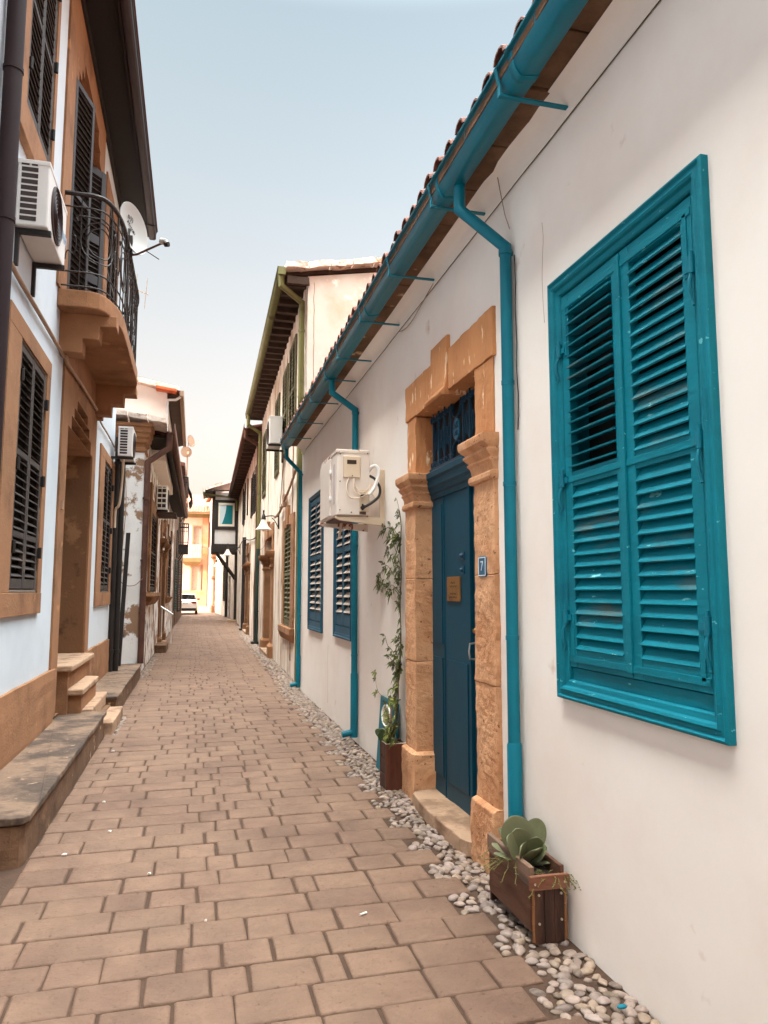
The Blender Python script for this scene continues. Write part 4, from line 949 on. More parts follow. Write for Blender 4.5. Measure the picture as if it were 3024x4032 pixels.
# balcony
def bal_outline(y0, y1, o, r, n=7):
    P = [(y0, .0)]
    P += [(y0, .28), (y0+.02, .34)]
    P += [(y0+.02+(r)*(1-math.cos(t)), .34+(o-.34)*math.sin(t)) for t in [PI/2*i/n for i in range(1, n+1)]]
    P += [(y1-r*(1-math.sin(t))-.0, .34+(o-.34)*math.cos(t)) for t in [PI/2*i/n for i in range(0, n+1)]]
    P += [(y1, .0)]
    return P
out = bal_outline(7.72, 11.15, .575, .85)
k = MB(FL, B); k.prism_yo(out, 4.45, 4.625); k.rough(.35, .006, 4); BS = k.build('balcony', M['ochre_l'], HL, bevel=.012)
for ya, yb, dz in ((7.92, 8.16, 0), (10.66, 10.9, 0)):
    k = MB(FL, B); k.prism_oz([(-.02, 4.04), (.225, 4.04), (.225, 4.19), (.385, 4.19), (.385, 4.335), (.55, 4.335), (.55, 4.452), (-.02, 4.452)], ya, yb); k.rough(.2, .004, 8).build('corbel', M['ochre_l'], BS, bevel=.008)
rp = bal_outline(7.76, 11.10, .545, .82)
def rail_line(z): return [(y_, o_, z) for y_, o_ in rp]
RA = MB(FL, B); top = rail_line(5.66)
RA.tube(top, .024, 8)
for z in (5.52, 4.83, 4.68): RA.tube(rail_line(z), .009, 6)
RAo = RA.build('railing', M['iron'], BS, smooth=40)
# uprights, circles and scrolls between
def along(P):
    d = [0]
    for a, b_ in zip(P, P[1:]): d.append(d[-1]+math.hypot(a[0]-b_[0], a[1]-b_[1]))
    def at(s):
        for i in range(len(P)-1):
            if s <= d[i+1]+1e-9:
                t = (s-d[i])/(d[i+1]-d[i] or 1); return (P[i][0]+(P[i+1][0]-P[i][0])*t, P[i][1]+(P[i+1][1]-P[i][1])*t)
        return P[-1]
    return at, d[-1]
at, LT = along(rp); n_ = 22
UP = MB(FL, B)
for i in range(n_+1):
    p = at(LT*i/n_); UP.tube([(p[0], p[1], 4.63), (p[0], p[1], 5.65)], .0065 if i % 4 else .012, 5)
UP.build('baluster', M['iron'], RAo)
for i in range(0, 6):
    SC = MB(FL, B); s0 = LT*(i*4+2)/n_*.93+.05; rr = .21 if i != 2 else .23
    for q in (1., .72): SC.tube([(*at(min(LT, max(0, s0+rr*q*math.cos(2*PI*j/20)))), 5.17+rr*1.05*q*math.sin(2*PI*j/20)) for j in range(21)], .007, 5)
    SC.tube([(*at(min(LT, max(0, s0+x_))), 5.43+z_) for x_, z_ in ((-.24, -.06), (-.26, -.02), (-.23, 0), (0, .005), (.23, 0), (.26, -.02), (.24, -.06))], .008, 5)
    for q in (-1, 1):
        SC.tube([(*at(min(LT, max(0, s0+q*(.30+.05*math.cos(a))))), 4.95+.16*a/3+.05*math.sin(a*2)) for a in [j*.35 for j in range(14)]], .006, 5)
    SC.build('scroll', M['iron'], RAo)
# balcony door leaves
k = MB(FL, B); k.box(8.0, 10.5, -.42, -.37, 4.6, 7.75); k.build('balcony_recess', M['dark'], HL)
a, s = leaf_mb(FL, B, 8.12, 8.62, 4.66, 7.18, 0, th=.045, mids=(5.9,), pitch=.075, tilt=40); g_ = MB(FL, B); g_.box(8.17, 8.57, -.012, -.006, 4.7, 7.14); [q_.turn(8.12, 0, math.radians(-15)) for q_ in (a, s, g_)]
q = a.build('balcony_shutter', M['gray_door'], HL, bevel=.003); s.build('louvres', M['brown_shut'], q); g_.build('backing', M['dark'], q)
a, s = leaf_mb(FL, B, 9.77, 10.14, 4.66, 7.18, -.12, th=.045, mids=(5.65, 6.2), pitch=.075, tilt=40, stile=.08, rails=(.1, .12, .35)); g_ = MB(FL, B); g_.box(9.82, 10.1, -.134, -.127, 4.8, 7.1); [q_.turn(9.77, -.12, math.radians(-37)) for q_ in (a, s, g_)]
q = a.build('balcony_shutter', M['gray_door'], HL, bevel=.003); s.build('louvres', M['brown_shut'], q); g_.build('backing', M['dark'], q)
# eave
k = MB(FL, B); k.box(-10, 13.75, -.2, .56, 8.20, 8.25); k.box(-10, 13.75, .40, .425, 8.12, 8.20); k.box(-10, 13.72, -.0, .05, 8.08, 8.2); k.build('eave', M['eave'], HL, bevel=.004)

k = MB(FL, B); k.sheet_oz([(.43, 8.24), (.43, 8.12), (.45, 8.10), (.52, 8.10), (.545, 8.12), (.55, 8.25), (.565, 8.26)], -10, 13.8); k.build('gutter', M['pipe_dark'], HL, solid=.008, smooth=30)
for y in (13.2,):
    k = MB(FL, B); k.box(y, y+.03, .0, .56, 8.085, 8.096); k.build('gutter_bracket', M['pipe_dark'], HL)
k = MB(FL, B); k.loops([[(yy, .58, 8.26), (yy, -4.5, 11.8), (yy, -6.0, 11.0), (yy, -6.0, 8.27), (yy, .2, 8.262)] for yy in (-10, 13.8)]); k.build('roof', M['tile'], HL)  # unseen ridge raised to keep the sun off the gable opposite
# near drainpipe
k = MB(FL, B); k.tube([(5.34, .075, .3), (5.34, .075, 8.1)], .062, 16); dp = k.build('downpipe', M['pipe_dark'], HL, smooth=40)
for z in (4.15, 5.25, 6.6):
    k = MB(FL, B); k.tube([(5.34, .075, z-.015), (5.34, .075, z+.015)], .068, 16); k.build('pipe_joint', M['pipe_dark'], dp, smooth=40)
wire(FL, B, [(5.42, .03, 4.28), (5.48, .05, 4.22), (5.52, .03, 4.05)], .02, 'pipe_elbow', M['pipe_dark'], dp)
# steps of the door
for (a, b_, o0, o1, z0, z1) in ((8.48, 10.62, -.36, .10, .70, .80), (8.46, 9.9, .10, .20, .47, .55)):
    pass
ST = MB(FL, B); ST.box(8.80, 10.56, -.35, .10, .05, .735); ST.build('door_step_base', M['ochre_l'], HL)
for nm, (a, b_, o0, o1, z0, z1) in enumerate(((8.76, 10.60, -.36, .15, .735, .80), (8.84, 10.2, .08, .26, .47, .54))):
    k = MB(FL, B); k.box(a, b_, o0, o1, z0, z1); k.rough(.08, .005, 10, big=.006).build('door_step', M['step'], HL, bevel=.016)
k = MB(FL, B); k.box(8.88, 10.15, .09, .235, .05, .47); k.build('door_step_base', M['ochre_l'], HL)
# raised pavement
pm = MB(FL, B)
pts = lambda z, e=0: [(4.93-e, .40), (4.945-e*.7, .445+e), (4.99, .465+e), (5.4, .472+e), (8.95, .472+e), (8.95, -.02), (4.93-e, -.02)]
k = MB(FL, B); k.prism_yo(pts(0), -.03, .225); k.prism_yo([(10.35, -.02), (10.35, .462), (14.95, .462), (14.95, .40), (14.95, -.02)], -.03, .205); k.prism_yo([(8.95, -.02), (8.95, .40), (10.35, .40), (10.35, -.02)], -.03, .15)
k.rough(.12, .006, 9, big=.008); o = tag(k.build('pavement_curb', M['stone_old']), kind='structure')
k = MB(FL, B); k.prism_yo([(4.915, -.02), (4.915, .40), (4.935, .46), (4.99, .485), (5.4, .492), (8.97, .492), (8.97, -.02)], .228, .275); k.prism_yo([(10.33, -.02), (10.33, .480), (14.95, .480), (14.95, -.02)], .208, .25)
k.rough(.07, .006, 12, big=.009); tag(k.build('pavement', M['slab'], bevel=.008), kind='structure')
k = MB(FL, B); k.box(9.0, 10.5, .0, .34, .15, .30) ; k.rough(.1, .005, 9, big=.006); k.build('door_step', M['step'], HL, bevel=.014)
k = MB(FL, B); k.box(9.05, 10.3, .34, .56, -.02, .135); k.rough(.1, .005, 9, big=.006); k.build('door_step', M['step'], HL, bevel=.012)
# ropes and pipes at its wall
k = MB(FL, (8, 0, 4)); k.tube(curve([(5.5, .03, 4.12), (5.75, .035, 4.0), (7.0, .03, 4.02), (7.95, .03, 4.03), (8.05, .06, 4.02), (8.2, .05, 3.99), (9.2, .05, 4.04), (10.6, .05, 4.08)], 6), .019, 8); tag(k.build('wall_cable', M['cable_g'], smooth=60), 'thick cable bundle running along the pale house below the balcony', 'cable')
k = MB(FL, (11.8, 0, 4)); k.tube(curve([(10.9, .05, 4.15), (11.2, .03, 4.05), (12.2, .03, 4.06), (13.2, .03, 4.05)], 6), .013, 8); tag(k.build('wall_cable', M['cable_g'], smooth=60), 'thinner cable beyond the balcony leading to the white air conditioner', 'cable')
k = MB(FL, (10.98, 0, 4.05)); k.box(10.93, 11.05, -.01, .09, 4.02, 4.19); tag(k.build('junction_box', M['ochre_l'], bevel=.01), 'small ochre painted junction box below the far balcony corbel', 'junction box')
for i, (y_, o_, r_) in enumerate(((13.56, .05, .045), (13.66, .13, .05))):
    k = MB(FL, (y_, o_, .25)); k.tube([(y_, o_, .25), (y_, o_, 4.3 if i == 0 else 4.5)], r_, 12); k.tube([(y_, o_, .55), (y_, o_, .62)], r_+.01, 12)
    tag(k.build('drainpipe', M['pipe_black'], smooth=40), ['black drainpipe at the far corner of the pale house', 'thicker black drainpipe in the gap beyond the pale house'][i], 'drainpipe', 'black pipes in the gap beside the pale house')
k = MB(FW, (-1.29, 14.55, .25)); k.loops([[(-1.33+d, 14.5+e, .25) for d, e in ((0, 0), (.075, 0), (.075, .06), (0, .06))], [(-1.252+d, 14.6+e, 2.70) for d, e in ((0, 0), (.075, 0), (.075, .06), (0, .06))]]); tag(k.build('timber_post', M['pipe_black'], bevel=.004), 'black post leaning on the peeling wall', 'post')
# hooks of the shutters, house fittings
k = MB(FL, (8.36, 0, 2.5)); k.box(8.335, 8.385, .02, .045, 2.46, 2.56); tag(k.build('doorbell', M['cable_g'], bevel=.004), 'small doorbell on the ochre door surround of the pale house', 'doorbell')
ac_unit('near grey white air conditioner beside the iron balcony, seen from below', FL, 5.90, 6.68, .0+.005, .235, 4.385, 4.915, wood=False, writing='ARI')
ac_unit('white air conditioner with slotted end at the far corner of the pale house', FL, 12.92, 13.62, .11, .34, 3.86, 4.36)
# satellite dish on the balcony rail
hb = (9.0, .6, 5.5)
SD = thing('satellite_dish', 'pale satellite dish clamped on the iron balcony rail', 'satellite dish', FL, hb, 'satellite dishes')
dc = Vector((9.0, .585, 5.955)); dn = Vector((-.47, .87, .10)).normalized()     # faces up the street
ux = Vector((0, 0, 1)).cross(dn).normalized(); uz = dn.cross(ux)
def dpt(r, a, h): return tuple(dc+ux*(r*math.cos(a))+uz*(r*1.08*math.sin(a))+dn*h)
k = MB(FL, hb); RD = .285; prof = [(RD, .0), (RD+.006, .004), (RD+.004, .012)]+[(RD*q, .012-.065*(1-q*q)) for q in (.97, .85, .7, .5, .3, .1)]
k.loops([[dpt(r, 2*PI*j/36, h) for j in range(36)] for r, h in prof]+[[dpt(.01, 2*PI*j/36, -.055) for j in range(36)]]+[[dpt(RD*q, 2*PI*j/36, -.012-.065*(1-q*q)) for j in range(36)] for q in (.3, .7, .97)], cap=False); k.bm.faces.ensure_lookup_table()
k.build('reflector', M['dish'], SD, smooth=40)
Lb = lambda v: tuple(v)
foot = dc-uz*.30-dn*.03; lnb = dc-uz*.26+dn*.40
k = MB(FL, hb); k.tube([Lb(dc-dn*.07), Lb(dc-dn*.09-uz*.22), Lb(foot-uz*.03), Lb(foot+dn*.05-uz*.035), Lb(lnb-uz*.0)], .013, 8); k.bar(Lb(foot+dn*.18-uz*.02), Lb(foot+dn*.34-uz*.16), .01, .01); k.build('feed_arm', M['copper'], SD, smooth=40)
k = MB(FL, hb); k.cyl(Lb(lnb+dn*.02), Lb(lnb-dn*.05+uz*.02), .034, .04, 12); k.cyl(Lb(lnb-uz*.03+dn*.03), Lb(lnb+uz*.02+dn*.0), .028, .028, 10); k.build('feed_horn', M['dish'], SD, smooth=40)
k = MB(FL, hb); k.tube([Lb(lnb-dn*.0-uz*.03), Lb(lnb+dn*.05-uz*.04)], .03, 10); k.build('feed_clamp', M['iron'], SD, smooth=40)
k = MB(FL, hb); k.tube([Lb(dc-dn*.06), (9.0, .53, 5.93), (8.98, .52, 5.80)], .022, 8); k.box(8.94, 9.02, .50, .58, 5.60, 5.84); k.build('mount', M['iron'], SD)
from mathutils import Quaternion
def dish_text(s, size, u, v, roll, nm):
    t = text_obj(s, nm, M['ink'], SD, size, (0, 0, 0), (0, 0, 0), .0012)
    # frame in local coordinates: first coordinate flips with the frame's sign
    f_ = lambda w_: Vector((FL.sg*w_.x, w_.y, w_.z))
    p = dc+ux*u+uz*v+dn*(.014-.062*(1-(u*u+v*v)/RD**2))
    X = ux*math.cos(roll)+uz*math.sin(roll); Y = -ux*math.sin(roll)+uz*math.cos(roll)
    lx, ly, ln_ = f_(X), f_(Y), f_(dn)
    if lx.cross(ly).dot(ln_) < 0: X = -X; lx = -lx
    m4 = Matrix((lx, ly, ln_)).transposed().to_4x4(); m4.translation = f_(p-Vector(hb))
    t.matrix_basis = m4
    return t
dish_text('Best-uen', .085, .0, .06, math.radians(38), 'dish_lettering')
dish_text('b))', .10, -.0, .145, 0.2, 'dish_emblem')
# roof antenna
nb2 = (-1.62, 17.0, 6.4)
AN = thing('roof_antenna', 'thin roof antenna rising beyond the balcony', 'antenna', FW, nb2)
k = MB(FW, nb2); k.tube([(-1.62, 17, 6.3), (-1.60, 17, 8.52)], .014, 6); k.build('mast', M['cable_g'], AN)
k = MB(FW, nb2); k.tube([(-1.75, 17, 8.52), (-1.17, 17, 8.30)], .010, 6)
for x_, z_ in ((-1.42, 8.40), (-1.20, 8.31), (-1.62, 8.475)):
    k.tube([(x_+.0, 16.98, z_+.36), (x_-.05, 17.02, z_-.34)], .006, 5)
k.build('elements', M['cable_g'], AN)

# ================================================================== OLIVE HOUSE (right, beyond the white house)
H2 = thing('house', 'two storey stained plaster house with olive gutter and slatted olive shutters', 'house', FR2, (12.42, 0, 0))
B2 = (12.42, 0, 0)
E2 = 23.4
w2 = [(13.95, 14.98, 4.62, 6.56), (15.42, 16.40, 4.55, 6.42), (17.30, 18.28, 4.42, 6.28), (21.3, 22.4, 4.42, 6.26)]
gw2 = (14.33, 15.66, .92, 2.93); dr2 = (18.75, 20.75, -.02, 3.02)
wall_mb(FR2, B2, 12.43, E2, -.05, 7.05, w2+[gw2, dr2, (21.42, 21.64, 1.25, 2.1)], depth=.2, back=.3).build('wall', M['plaster_old'], H2)
k = MB(FR2, B2); k.prism_oz([(.0, 4.0), (.0, 7.10), (-3.4, 7.66), (-6.5, 7.0), (-6.5, 4.0)], 12.42, 12.55); k.build('gable_wall', M['plaster_pink'], H2)
k = MB(FR2, B2); k.tube([(12.419, -.11+.02*noise.noise(Vector((i_*.5, 2, 0))), 4.2+.1*i_) for i_ in range(29)], .006, 4); k.build('plaster_crack', M['cable_g'], H2)
k = MB(FR2, B2); k.box(12.45, E2, -6.5, -.32, 0, 7.0); k.build('rear_wall', M['plaster_old'], H2)
k = MB(FR2, B2); k.loops([[(yy, .44, 7.10), (yy, .44, 7.16), (yy, -3.4, 7.78), (yy, -6.8, 7.1), (yy, -6.8, 7.0), (yy, -3.4, 7.68)] for yy in (12.5, E2)]); k.build('roof', M['rafter'], H2)
k = MB(FR2, B2)
for i in range(10):
    o_ = .40-.40*i; z_ = 7.19+.40*i*.165
    k.loops([[(yy, oo, zz) for oo, zz in ((o_, z_-.03), (o_, z_+.08), (o_-.38, z_+.145), (o_-.38, z_+.035))] for yy in (12.30, 12.62)])
k.rough(.07, .022, 9, big=.035).build('verge', M['mortar'], H2, smooth=35)
k = MB(FR2, B2); k.box(12.36, 12.44, -.02, .36, 6.93, 7.06); k.rough(.1, .01, 8).build('verge_beam', M['rafter'], H2)
for y_ in [12.62+.42*i for i in range(26)]:
    k = MB(FR2, B2); k.box(y_, y_+.10, .0, .40, 6.98, 7.08); k.build('rafter', M['rafter'], H2)
gp2 = [(.40, 7.20), (.40, 7.09), (.42, 7.07), (.49, 7.07), (.515, 7.10), (.52, 7.20), (.535, 7.21)]
k = MB(FR2, B2); k.sheet_oz(gp2, 12.34, 23.5); k.build('gutter', M['olive'], H2, solid=.008, smooth=30)
k = MB(FR2, B2); k.box(12.335, 12.345, .40, .525, 7.065, 7.20); k.build('gutter_end', M['olive'], H2)
def pipe2(parent, fr, bb, pts, r, mk, name='downpipe', joints=()):
    k = MB(fr, bb); k.tube(pts, r, 12); p = k.build(name, M[mk], parent, smooth=40)
    for (y_, o_, z_) in joints:
        k = MB(fr, bb); k.tube([(y_, o_, z_-.02), (y_, o_, z_+.02)], r+.008, 12); k.build('pipe_joint', M[mk], p, smooth=40)
    return p
pipe2(H2, FR2, B2, [(12.44, .46, 7.08), (12.44, .46, 6.90), (12.68, .07, 6.72), (12.68, .07, .05)], .052, 'olive', joints=[(12.68, .07, z) for z in (6.2, 5.0)])
pipe2(H2, FR2, B2, [(22.9, .46, 7.08), (22.9, .46, 6.75), (23.1, .07, 6.55), (23.15, .07, 2.9)], .055, 'olive', joints=[(23.12, .07, 5.2)])
pipe2(H2, FR2, B2, [(23.15, .07, 2.92), (23.2, .09, 1.6), (23.3, .08, .05)], .06, 'verdi', joints=[(23.2, .09, 1.0)])
for h in w2: shutter_window(FR2, B2, H2, h[0]-.03, h[1]+.03, h[2]-.03, h[3]+.03, M['olive_shut'], o=.02, frame=.045, mids=((h[2]+h[3])/2,), pitch=.085, tilt=42)
shutter_window(FR2, B2, H2, *gw2, M['olive_shut'], o=.0, frame=.05, mids=(1.95,), pitch=.095, tilt=50)
k = MB(FR2, B2)
k.box(13.88, 14.345, -.02, .035, .93, 3.10); k.box(15.645, 16.0, -.02, .034, .93, 3.10); k.box(14.35, 15.64, -.02, .03, 2.92, 3.12)
k.rough(.12, .006, 8).build('window_surround', M['ochre_l'], H2, bevel=.008)
k = MB(FR2, B2); k.box(14.75, 15.2, -.02, .06, 2.93, 3.33); k.build('window_keystone', M['ochre_l'], H2, bevel=.008)
k = MB(FR2, B2); k.loft([(13.86, 16.02, -.02, .05, .66), (13.82, 16.06, -.02, .10, .80), (13.82, 16.06, -.02, .10, .915)]); k.rough(.1, .008, 8).build('window_sill', M['ochre_l'], H2, bevel=.01)
def stone_door(fr, bb, parent, y0, y1, zc, zt, w=.42, mk='ochre_l', depth=.3, doorm='black_shut'):
    k = MB(fr, bb); k.box(y0-w, y1+w, -.18, .04, zt-.012, zt+.3); k.rough(.12, .007, 8); s = k.build('door_surround', M[mk], parent, bevel=.01)
    for a in (y0-w, y1):
        k = MB(fr, bb); ai = a+(.015 if a < y0 else -.015); k.box(ai, ai+w, -.2, .05, .34, zc-.3); k.rough(.15, .007, 8); k.build('jamb', M[mk], s, bevel=.01)
        k = MB(fr, bb); k.box(a+.03, a+w-.03, -.2, .035, zc+.12, zt-.001); k.rough(.15, .007, 8); k.build('upper_jamb', M[mk], s, bevel=.01)
    for a in (y0-w, y1):
        k = MB(fr, bb); k.loft([(a-e, a+w+e, -.2, .05+e, z) for e, z in ((0, zc-.31), (.03, zc-.29), (.03, zc-.25), (.01, zc-.22), (.02, zc-.15), (.06, zc-.1), (.06, zc-.06), (.12, zc), (.14, zc+.06), (.14, zc+.1), (.01, zc+.12))]); k.rough(.1, .006, 10).build('capital', M[mk], s, smooth=30)
        k = MB(fr, bb); k.loft([(a-e, a+w+e, -.2, .05+e, z) for e, z in ((.06, -.03), (.06, .28), (.0, .345))]); k.rough(.1, .007, 10).build('plinth_block', M[mk], s, bevel=.01)
    k = MB(fr, bb); ym = (y0+y1)/2; k.box(ym-.2, ym+.2, -.1, .08, zt-.05, zt+.42); k.build('keystone', M[mk], s, bevel=.01)
    k = MB(fr, bb); k.box(y0-.01, y1+.01, -.24, -.19, -.03, zt+.01); k.box(y0+.2, (y0+y1)/2-.1, -.19, -.18, .3, zc-.2); k.box((y0+y1)/2+.1, y1-.2, -.19, -.18, .3, zc-.2); k.build('door', M[doorm], parent)
    k = MB(fr, bb); k.box(y0-.1, y1+.1, -.2, .14, -.03, .09); k.rough(.1, .006, 9).build('doorstep', M['step'], parent, bevel=.01)
    return s
stone_door(FR2, B2, H2, 18.75, 20.75, 2.5, 3.02)
k = MB(FR2, B2); k.loops([[(y_, o_, z_) for y_, z_ in ((21.43, 1.25), (21.63, 1.25), (21.63, 2.08), (21.53, 2.3), (21.43, 2.08))] for o_ in (-.19, -.17)]); k.build('niche', M['plaster_gray'], H2)
ac_unit('small white air conditioner high on the olive house', FR2, 15.80, 16.6, .08, .36, 4.78, 5.38, coil=False, m='ac_gray')
k = MB(FR2, (15, 0, 4)); k.tube(curve([(13.0, .05, 3.95), (13.6, .06, 3.78), (14.6, .05, 3.62), (15.4, .07, 3.48), (16.4, .06, 3.36), (17.1, .1, 3.3)], 6), .026, 7); k.rough(.1, .012, 12); tag(k.build('wall_cable', M['cable_g'], smooth=60), 'lumpy cable bundle sagging across the stained wall towards the lamp', 'cable')
k = MB(FR2, (15.4, 0, 3.4)); k.box(15.32, 15.5, -.0, .10, 3.36, 3.62); tag(k.build('junction_box', M['cable_g'], bevel=.01), 'grey junction box on the cable of the olive house', 'junction box')
for i, pts in enumerate(([(14.2, .02, 4.6), (14.25, .02, 3.3), (14.22, .04, 2.0), (14.25, .03, .3)], [(15.9, .03, 4.75), (16.4, .02, 4.0), (16.9, .02, 3.4)], [(16.2, .03, 4.7), (16.0, .02, 4.0), (16.3, .02, 3.5)], [(19.6, .05, 3.36), (21, .04, 2.9), (22.6, .05, 2.85)])):
    k = MB(FR2, pts[0]); k.tube(curve(pts, 5), .009 if i else .014, 5); tag(k.build('wall_cable', M['cable_g'], smooth=60), ['straight cable running down beside the olive shuttered ground window', 'thin wire slanting from the high air conditioner to the lamp', 'thin wire hanging below the high air conditioner', 'thin wire drooping between the far doorway and the pipes'][i], 'cable')
def wall_lamp(label, fr, y, z, reach=.42, s=1.):
    bb = (y, 0, z); t = thing('wall_lamp', label, 'lamp', fr, bb, 'bracket lamps along the right hand wall')
    k = MB(fr, bb); k.box(y-.03*s, y+.03*s, -.0, .03, z-.28*s, z+.10*s); k.tube(curve([(y, .02, z), (y, reach*.5, z+.02), (y, reach, z-.0)], 5), .013*s, 6); k.tube(curve([(y, .02, z-.25*s), (y, .10, z-.10*s), (y, reach*.45, z-.03)], 5), .012*s, 6); k.build('bracket', M['iron'], t, smooth=50)
    k = MB(fr, bb); k.lathe((y, reach, z-.05), [(.012*s, .20*s), (.02*s, .16*s), (.01*s, .13*s), (.035*s, .08*s), (.05*s, .03*s), (.055*s, -.02*s)], 12); k.build('cap', M['iron'], t, smooth=50)
    k = MB(fr, bb); k.lathe((y, reach, z-.07*s), [(.05*s, 0), (.07*s, -.06*s), (.12*s, -.17*s), (.19*s, -.23*s), (.185*s, -.235*s), (.03*s, -.20*s)], 18); k.build('lamp_shade', M['lamp_glass'], t, smooth=50)
    k = MB(fr, bb); k.lathe((y, reach, z-.27*s), [(.03*s, .04), (.045*s, 0), (.03*s, -.06*s), (.005, -.08*s)], 10); k.build('bulb', M['ac_beige'], t, smooth=50)
    return t
wall_lamp('wall lamp with pale bell shade on the stained wall of the olive house', FR2, 17.1, 3.32, .36, 1.0)

# ================================================================== BLACK SHUTTER HOUSE (right, third)
B3 = (23.42, 0, 0); E3 = 43.5
H3 = thing('house', 'plaster house with rusty gutter and open black shutters', 'house', FR2, B3)
w3 = [(25.2, 26.3, 4.4, 6.0), (27.0, 28.1, 4.4, 6.0), (33.6, 34.8, 4.6, 6.2)]
dr3 = (28.9, 31.0, -.02, 3.1)
wall_mb(FR2, B3, 23.42, E3, -.15, 6.7, w3+[dr3], depth=.2, back=5).build('wall', M['plaster_old'], H3)
stone_door(FR2, B3, H3, 28.9, 31.0, 2.6, 3.1, mk='ochre_d')
for h in w3:
    shutter_window(FR2, B3, H3, *h, M['black_shut'], o=.0, mids=((h[2]+h[3])/2,), pitch=.1)
for (y_, ang, z0, z1, yy) in ((24.6, 24, 4.35, 5.7, 1), (26.35, 30, 4.35, 5.75, 1), (28.2, 40, 4.35, 5.9, 1), (31.0, 46, 4.75, 6.3, 1), (33.0, 40, 4.75, 6.4, 1), (34.9, 16, 4.7, 6.4, 1)):
    a, s = leaf_mb(FR2, B3, y_, y_+.55, z0, z1, .04, mids=((z0+z1)/2,), pitch=.11, w=.06, tilt=45); a.turn(y_, .04, math.radians(-ang)); s.turn(y_, .04, math.radians(-ang))
    q = a.build('open_shutter', M['black_shut'], H3); s.build('louvres', M['black_shut'], q)
k = MB(FR2, B3); k.loops([[(yy, .48, 6.78), (yy, .48, 6.84), (yy, -3.5, 7.7), (yy, -3.5, 7.6)] for yy in (23.5, E3)]); k.build('roof', M['tile'], H3)
for y_ in [23.7+.8*i for i in range(24)]:
    k = MB(FR2, B3); k.box(y_, y_+.14, 0, .44, 6.64, 6.77); k.build('rafter', M['rafter'], H3)
k = MB(FR2, B3); k.sheet_oz([(.44, 6.86), (.44, 6.75), (.47, 6.73), (.53, 6.73), (.56, 6.76), (.565, 6.88)], 23.3, E3); k.build('gutter', M['copper'], H3, solid=.01, smooth=30)
pipe2(H3, FR2, B3, [(23.6, .50, 6.75), (23.6, .50, 6.5), (23.8, .07, 6.3), (23.75, .07, 2.9), (23.72, .1, 1.7), (23.75, .08, .0)], .06, 'copper', joints=[(23.8, .07, 5.4)])
pipe2(H3, FR2, B3, [(31.9, .08, 3.9), (31.9, .08, .0)], .085, 'pipe_black')
for y_ in (31.9, 23.5):
    k = MB(FR2, B3); k.box(y_-.2, y_+.2, 0, .22, -.1, .07); k.build('pipe_base', M['timber'], H3, bevel=.01)
k = MB(FR2, (30, 0, 3.7)); k.tube(curve([(23.9, .1, 3.35), (26, .05, 3.42), (28.5, .06, 3.55), (31.8, .1, 3.8), (34.5, .15, 3.72), (37.3, .2, 3.6)], 5), .022, 6); tag(k.build('wall_cable', M['cable_k'], smooth=60), 'dark cable arching along the third house towards its lamp', 'cable')
wall_lamp('smaller wall lamp under the dark timber bay', FR2, 37.4, 3.78, .62, 1.25)

# ================================================================== timber bay (oriel) on the third house
OB = (41, 0, 3.7)
OR_ = thing('bay_window', 'projecting dark timber bay with white panels and a teal curtained window', 'bay window', FR2, OB)
oy0, oy1 = 41.0, 43.6; oo = 1.40
k = MB(FR2, OB); k.box(oy0+.06, oy1-.06, .0, oo-.06, 4.15, 7.0); k.build('panel', M['plaster_gray'], OR_)
k = MB(FR2, OB)
k.box(oy0, oy0+.14, oo-.16, oo, 3.75, 7.05); k.box(oy0, oy0+.14, .0, .14, 3.75, 7.05); k.box(oy1-.14, oy1, oo-.14, oo, 3.75, 7.0)
k.build('corner_posts', M['timber'], OR_, bevel=.01)
k = MB(FR2, OB); k.box(oy0-.01, oy1, .0, oo+.01, 3.72, 4.18); k.build('floor_beam', M['timber'], OR_, bevel=.01)
k = MB(FR2, OB)
k.box(oy0+.0, oy0+.06, .141, oo-.161, 6.42, 6.58); k.box(oy0, oy0+.06, .141, oo-.161, 4.95, 5.13); k.box(oy0, oy0+.06, oo-.33, oo-.161, 5.131, 6.419); k.box(oy0, oy0+.06, .141, .20, 5.131, 6.419)
wf = k.build('window', M['timber'], OR_, bevel=.01)
k = frame_mb(FR2, OB, 0, 1, 0, 1, []) if False else MB(FR2, OB)
a0, a1, c0, c1 = .202, oo-.332, 5.132, 6.418
for q in ((a0, a0+.10, c0, c1), (a1-.10, a1, c0, c1), (a0+.1, a1-.1, c0, c0+.12), (a0+.1, a1-.1, c1-.12, c1)): k.box(oy0+.005, oy0+.05, q[0], q[1], q[2], q[3])
k.build('sash', M['cream_frame'], wf, bevel=.008)
k = MB(FR2, OB); k.box(oy0+.035, oy0+.045, a0+.1, a1-.1, c0+.12, c1-.12); k.build('pane', M['pane'], wf)
k = MB(FR2, OB); n_ = 12
top_ = [a0+.10+(a1-a0-.2)*.52*i/n_ for i in range(n_+1)]; bot_ = [a0+.10+(a1-a0-.2)*.86*i/n_ for i in range(n_+1)]
rw = []
for t in [i/8 for i in range(9)]:
    rw.append([(oy0+.028-.006*math.sin(i*2.1), top_[i]+(bot_[i]-top_[i])*(t**1.8), c1-.121-(c1-c0-.245)*t) for i in range(n_+1)])
k.loops(rw, closed=False); k.build('curtain', M['curtain'], wf, smooth=60)
k = MB(FR2, OB); k.loops([[(yy, oo+.40, 7.05), (yy, oo+.40, 7.16), (yy, -.1, 7.86), (yy, -.1, 7.70)] for yy in (oy0-.30, oy1+.2)]); k.build('roof', M['mortar'], OR_)
k = MB(FR2, OB); k.box(oy0-.28, oy1+.2, oo-.05, oo+.38, 7.0, 7.055); k.box(oy0-.28, oy0-.2, -.0, oo-.05, 7.02, 7.1); k.build('eave', M['timber'], OR_)
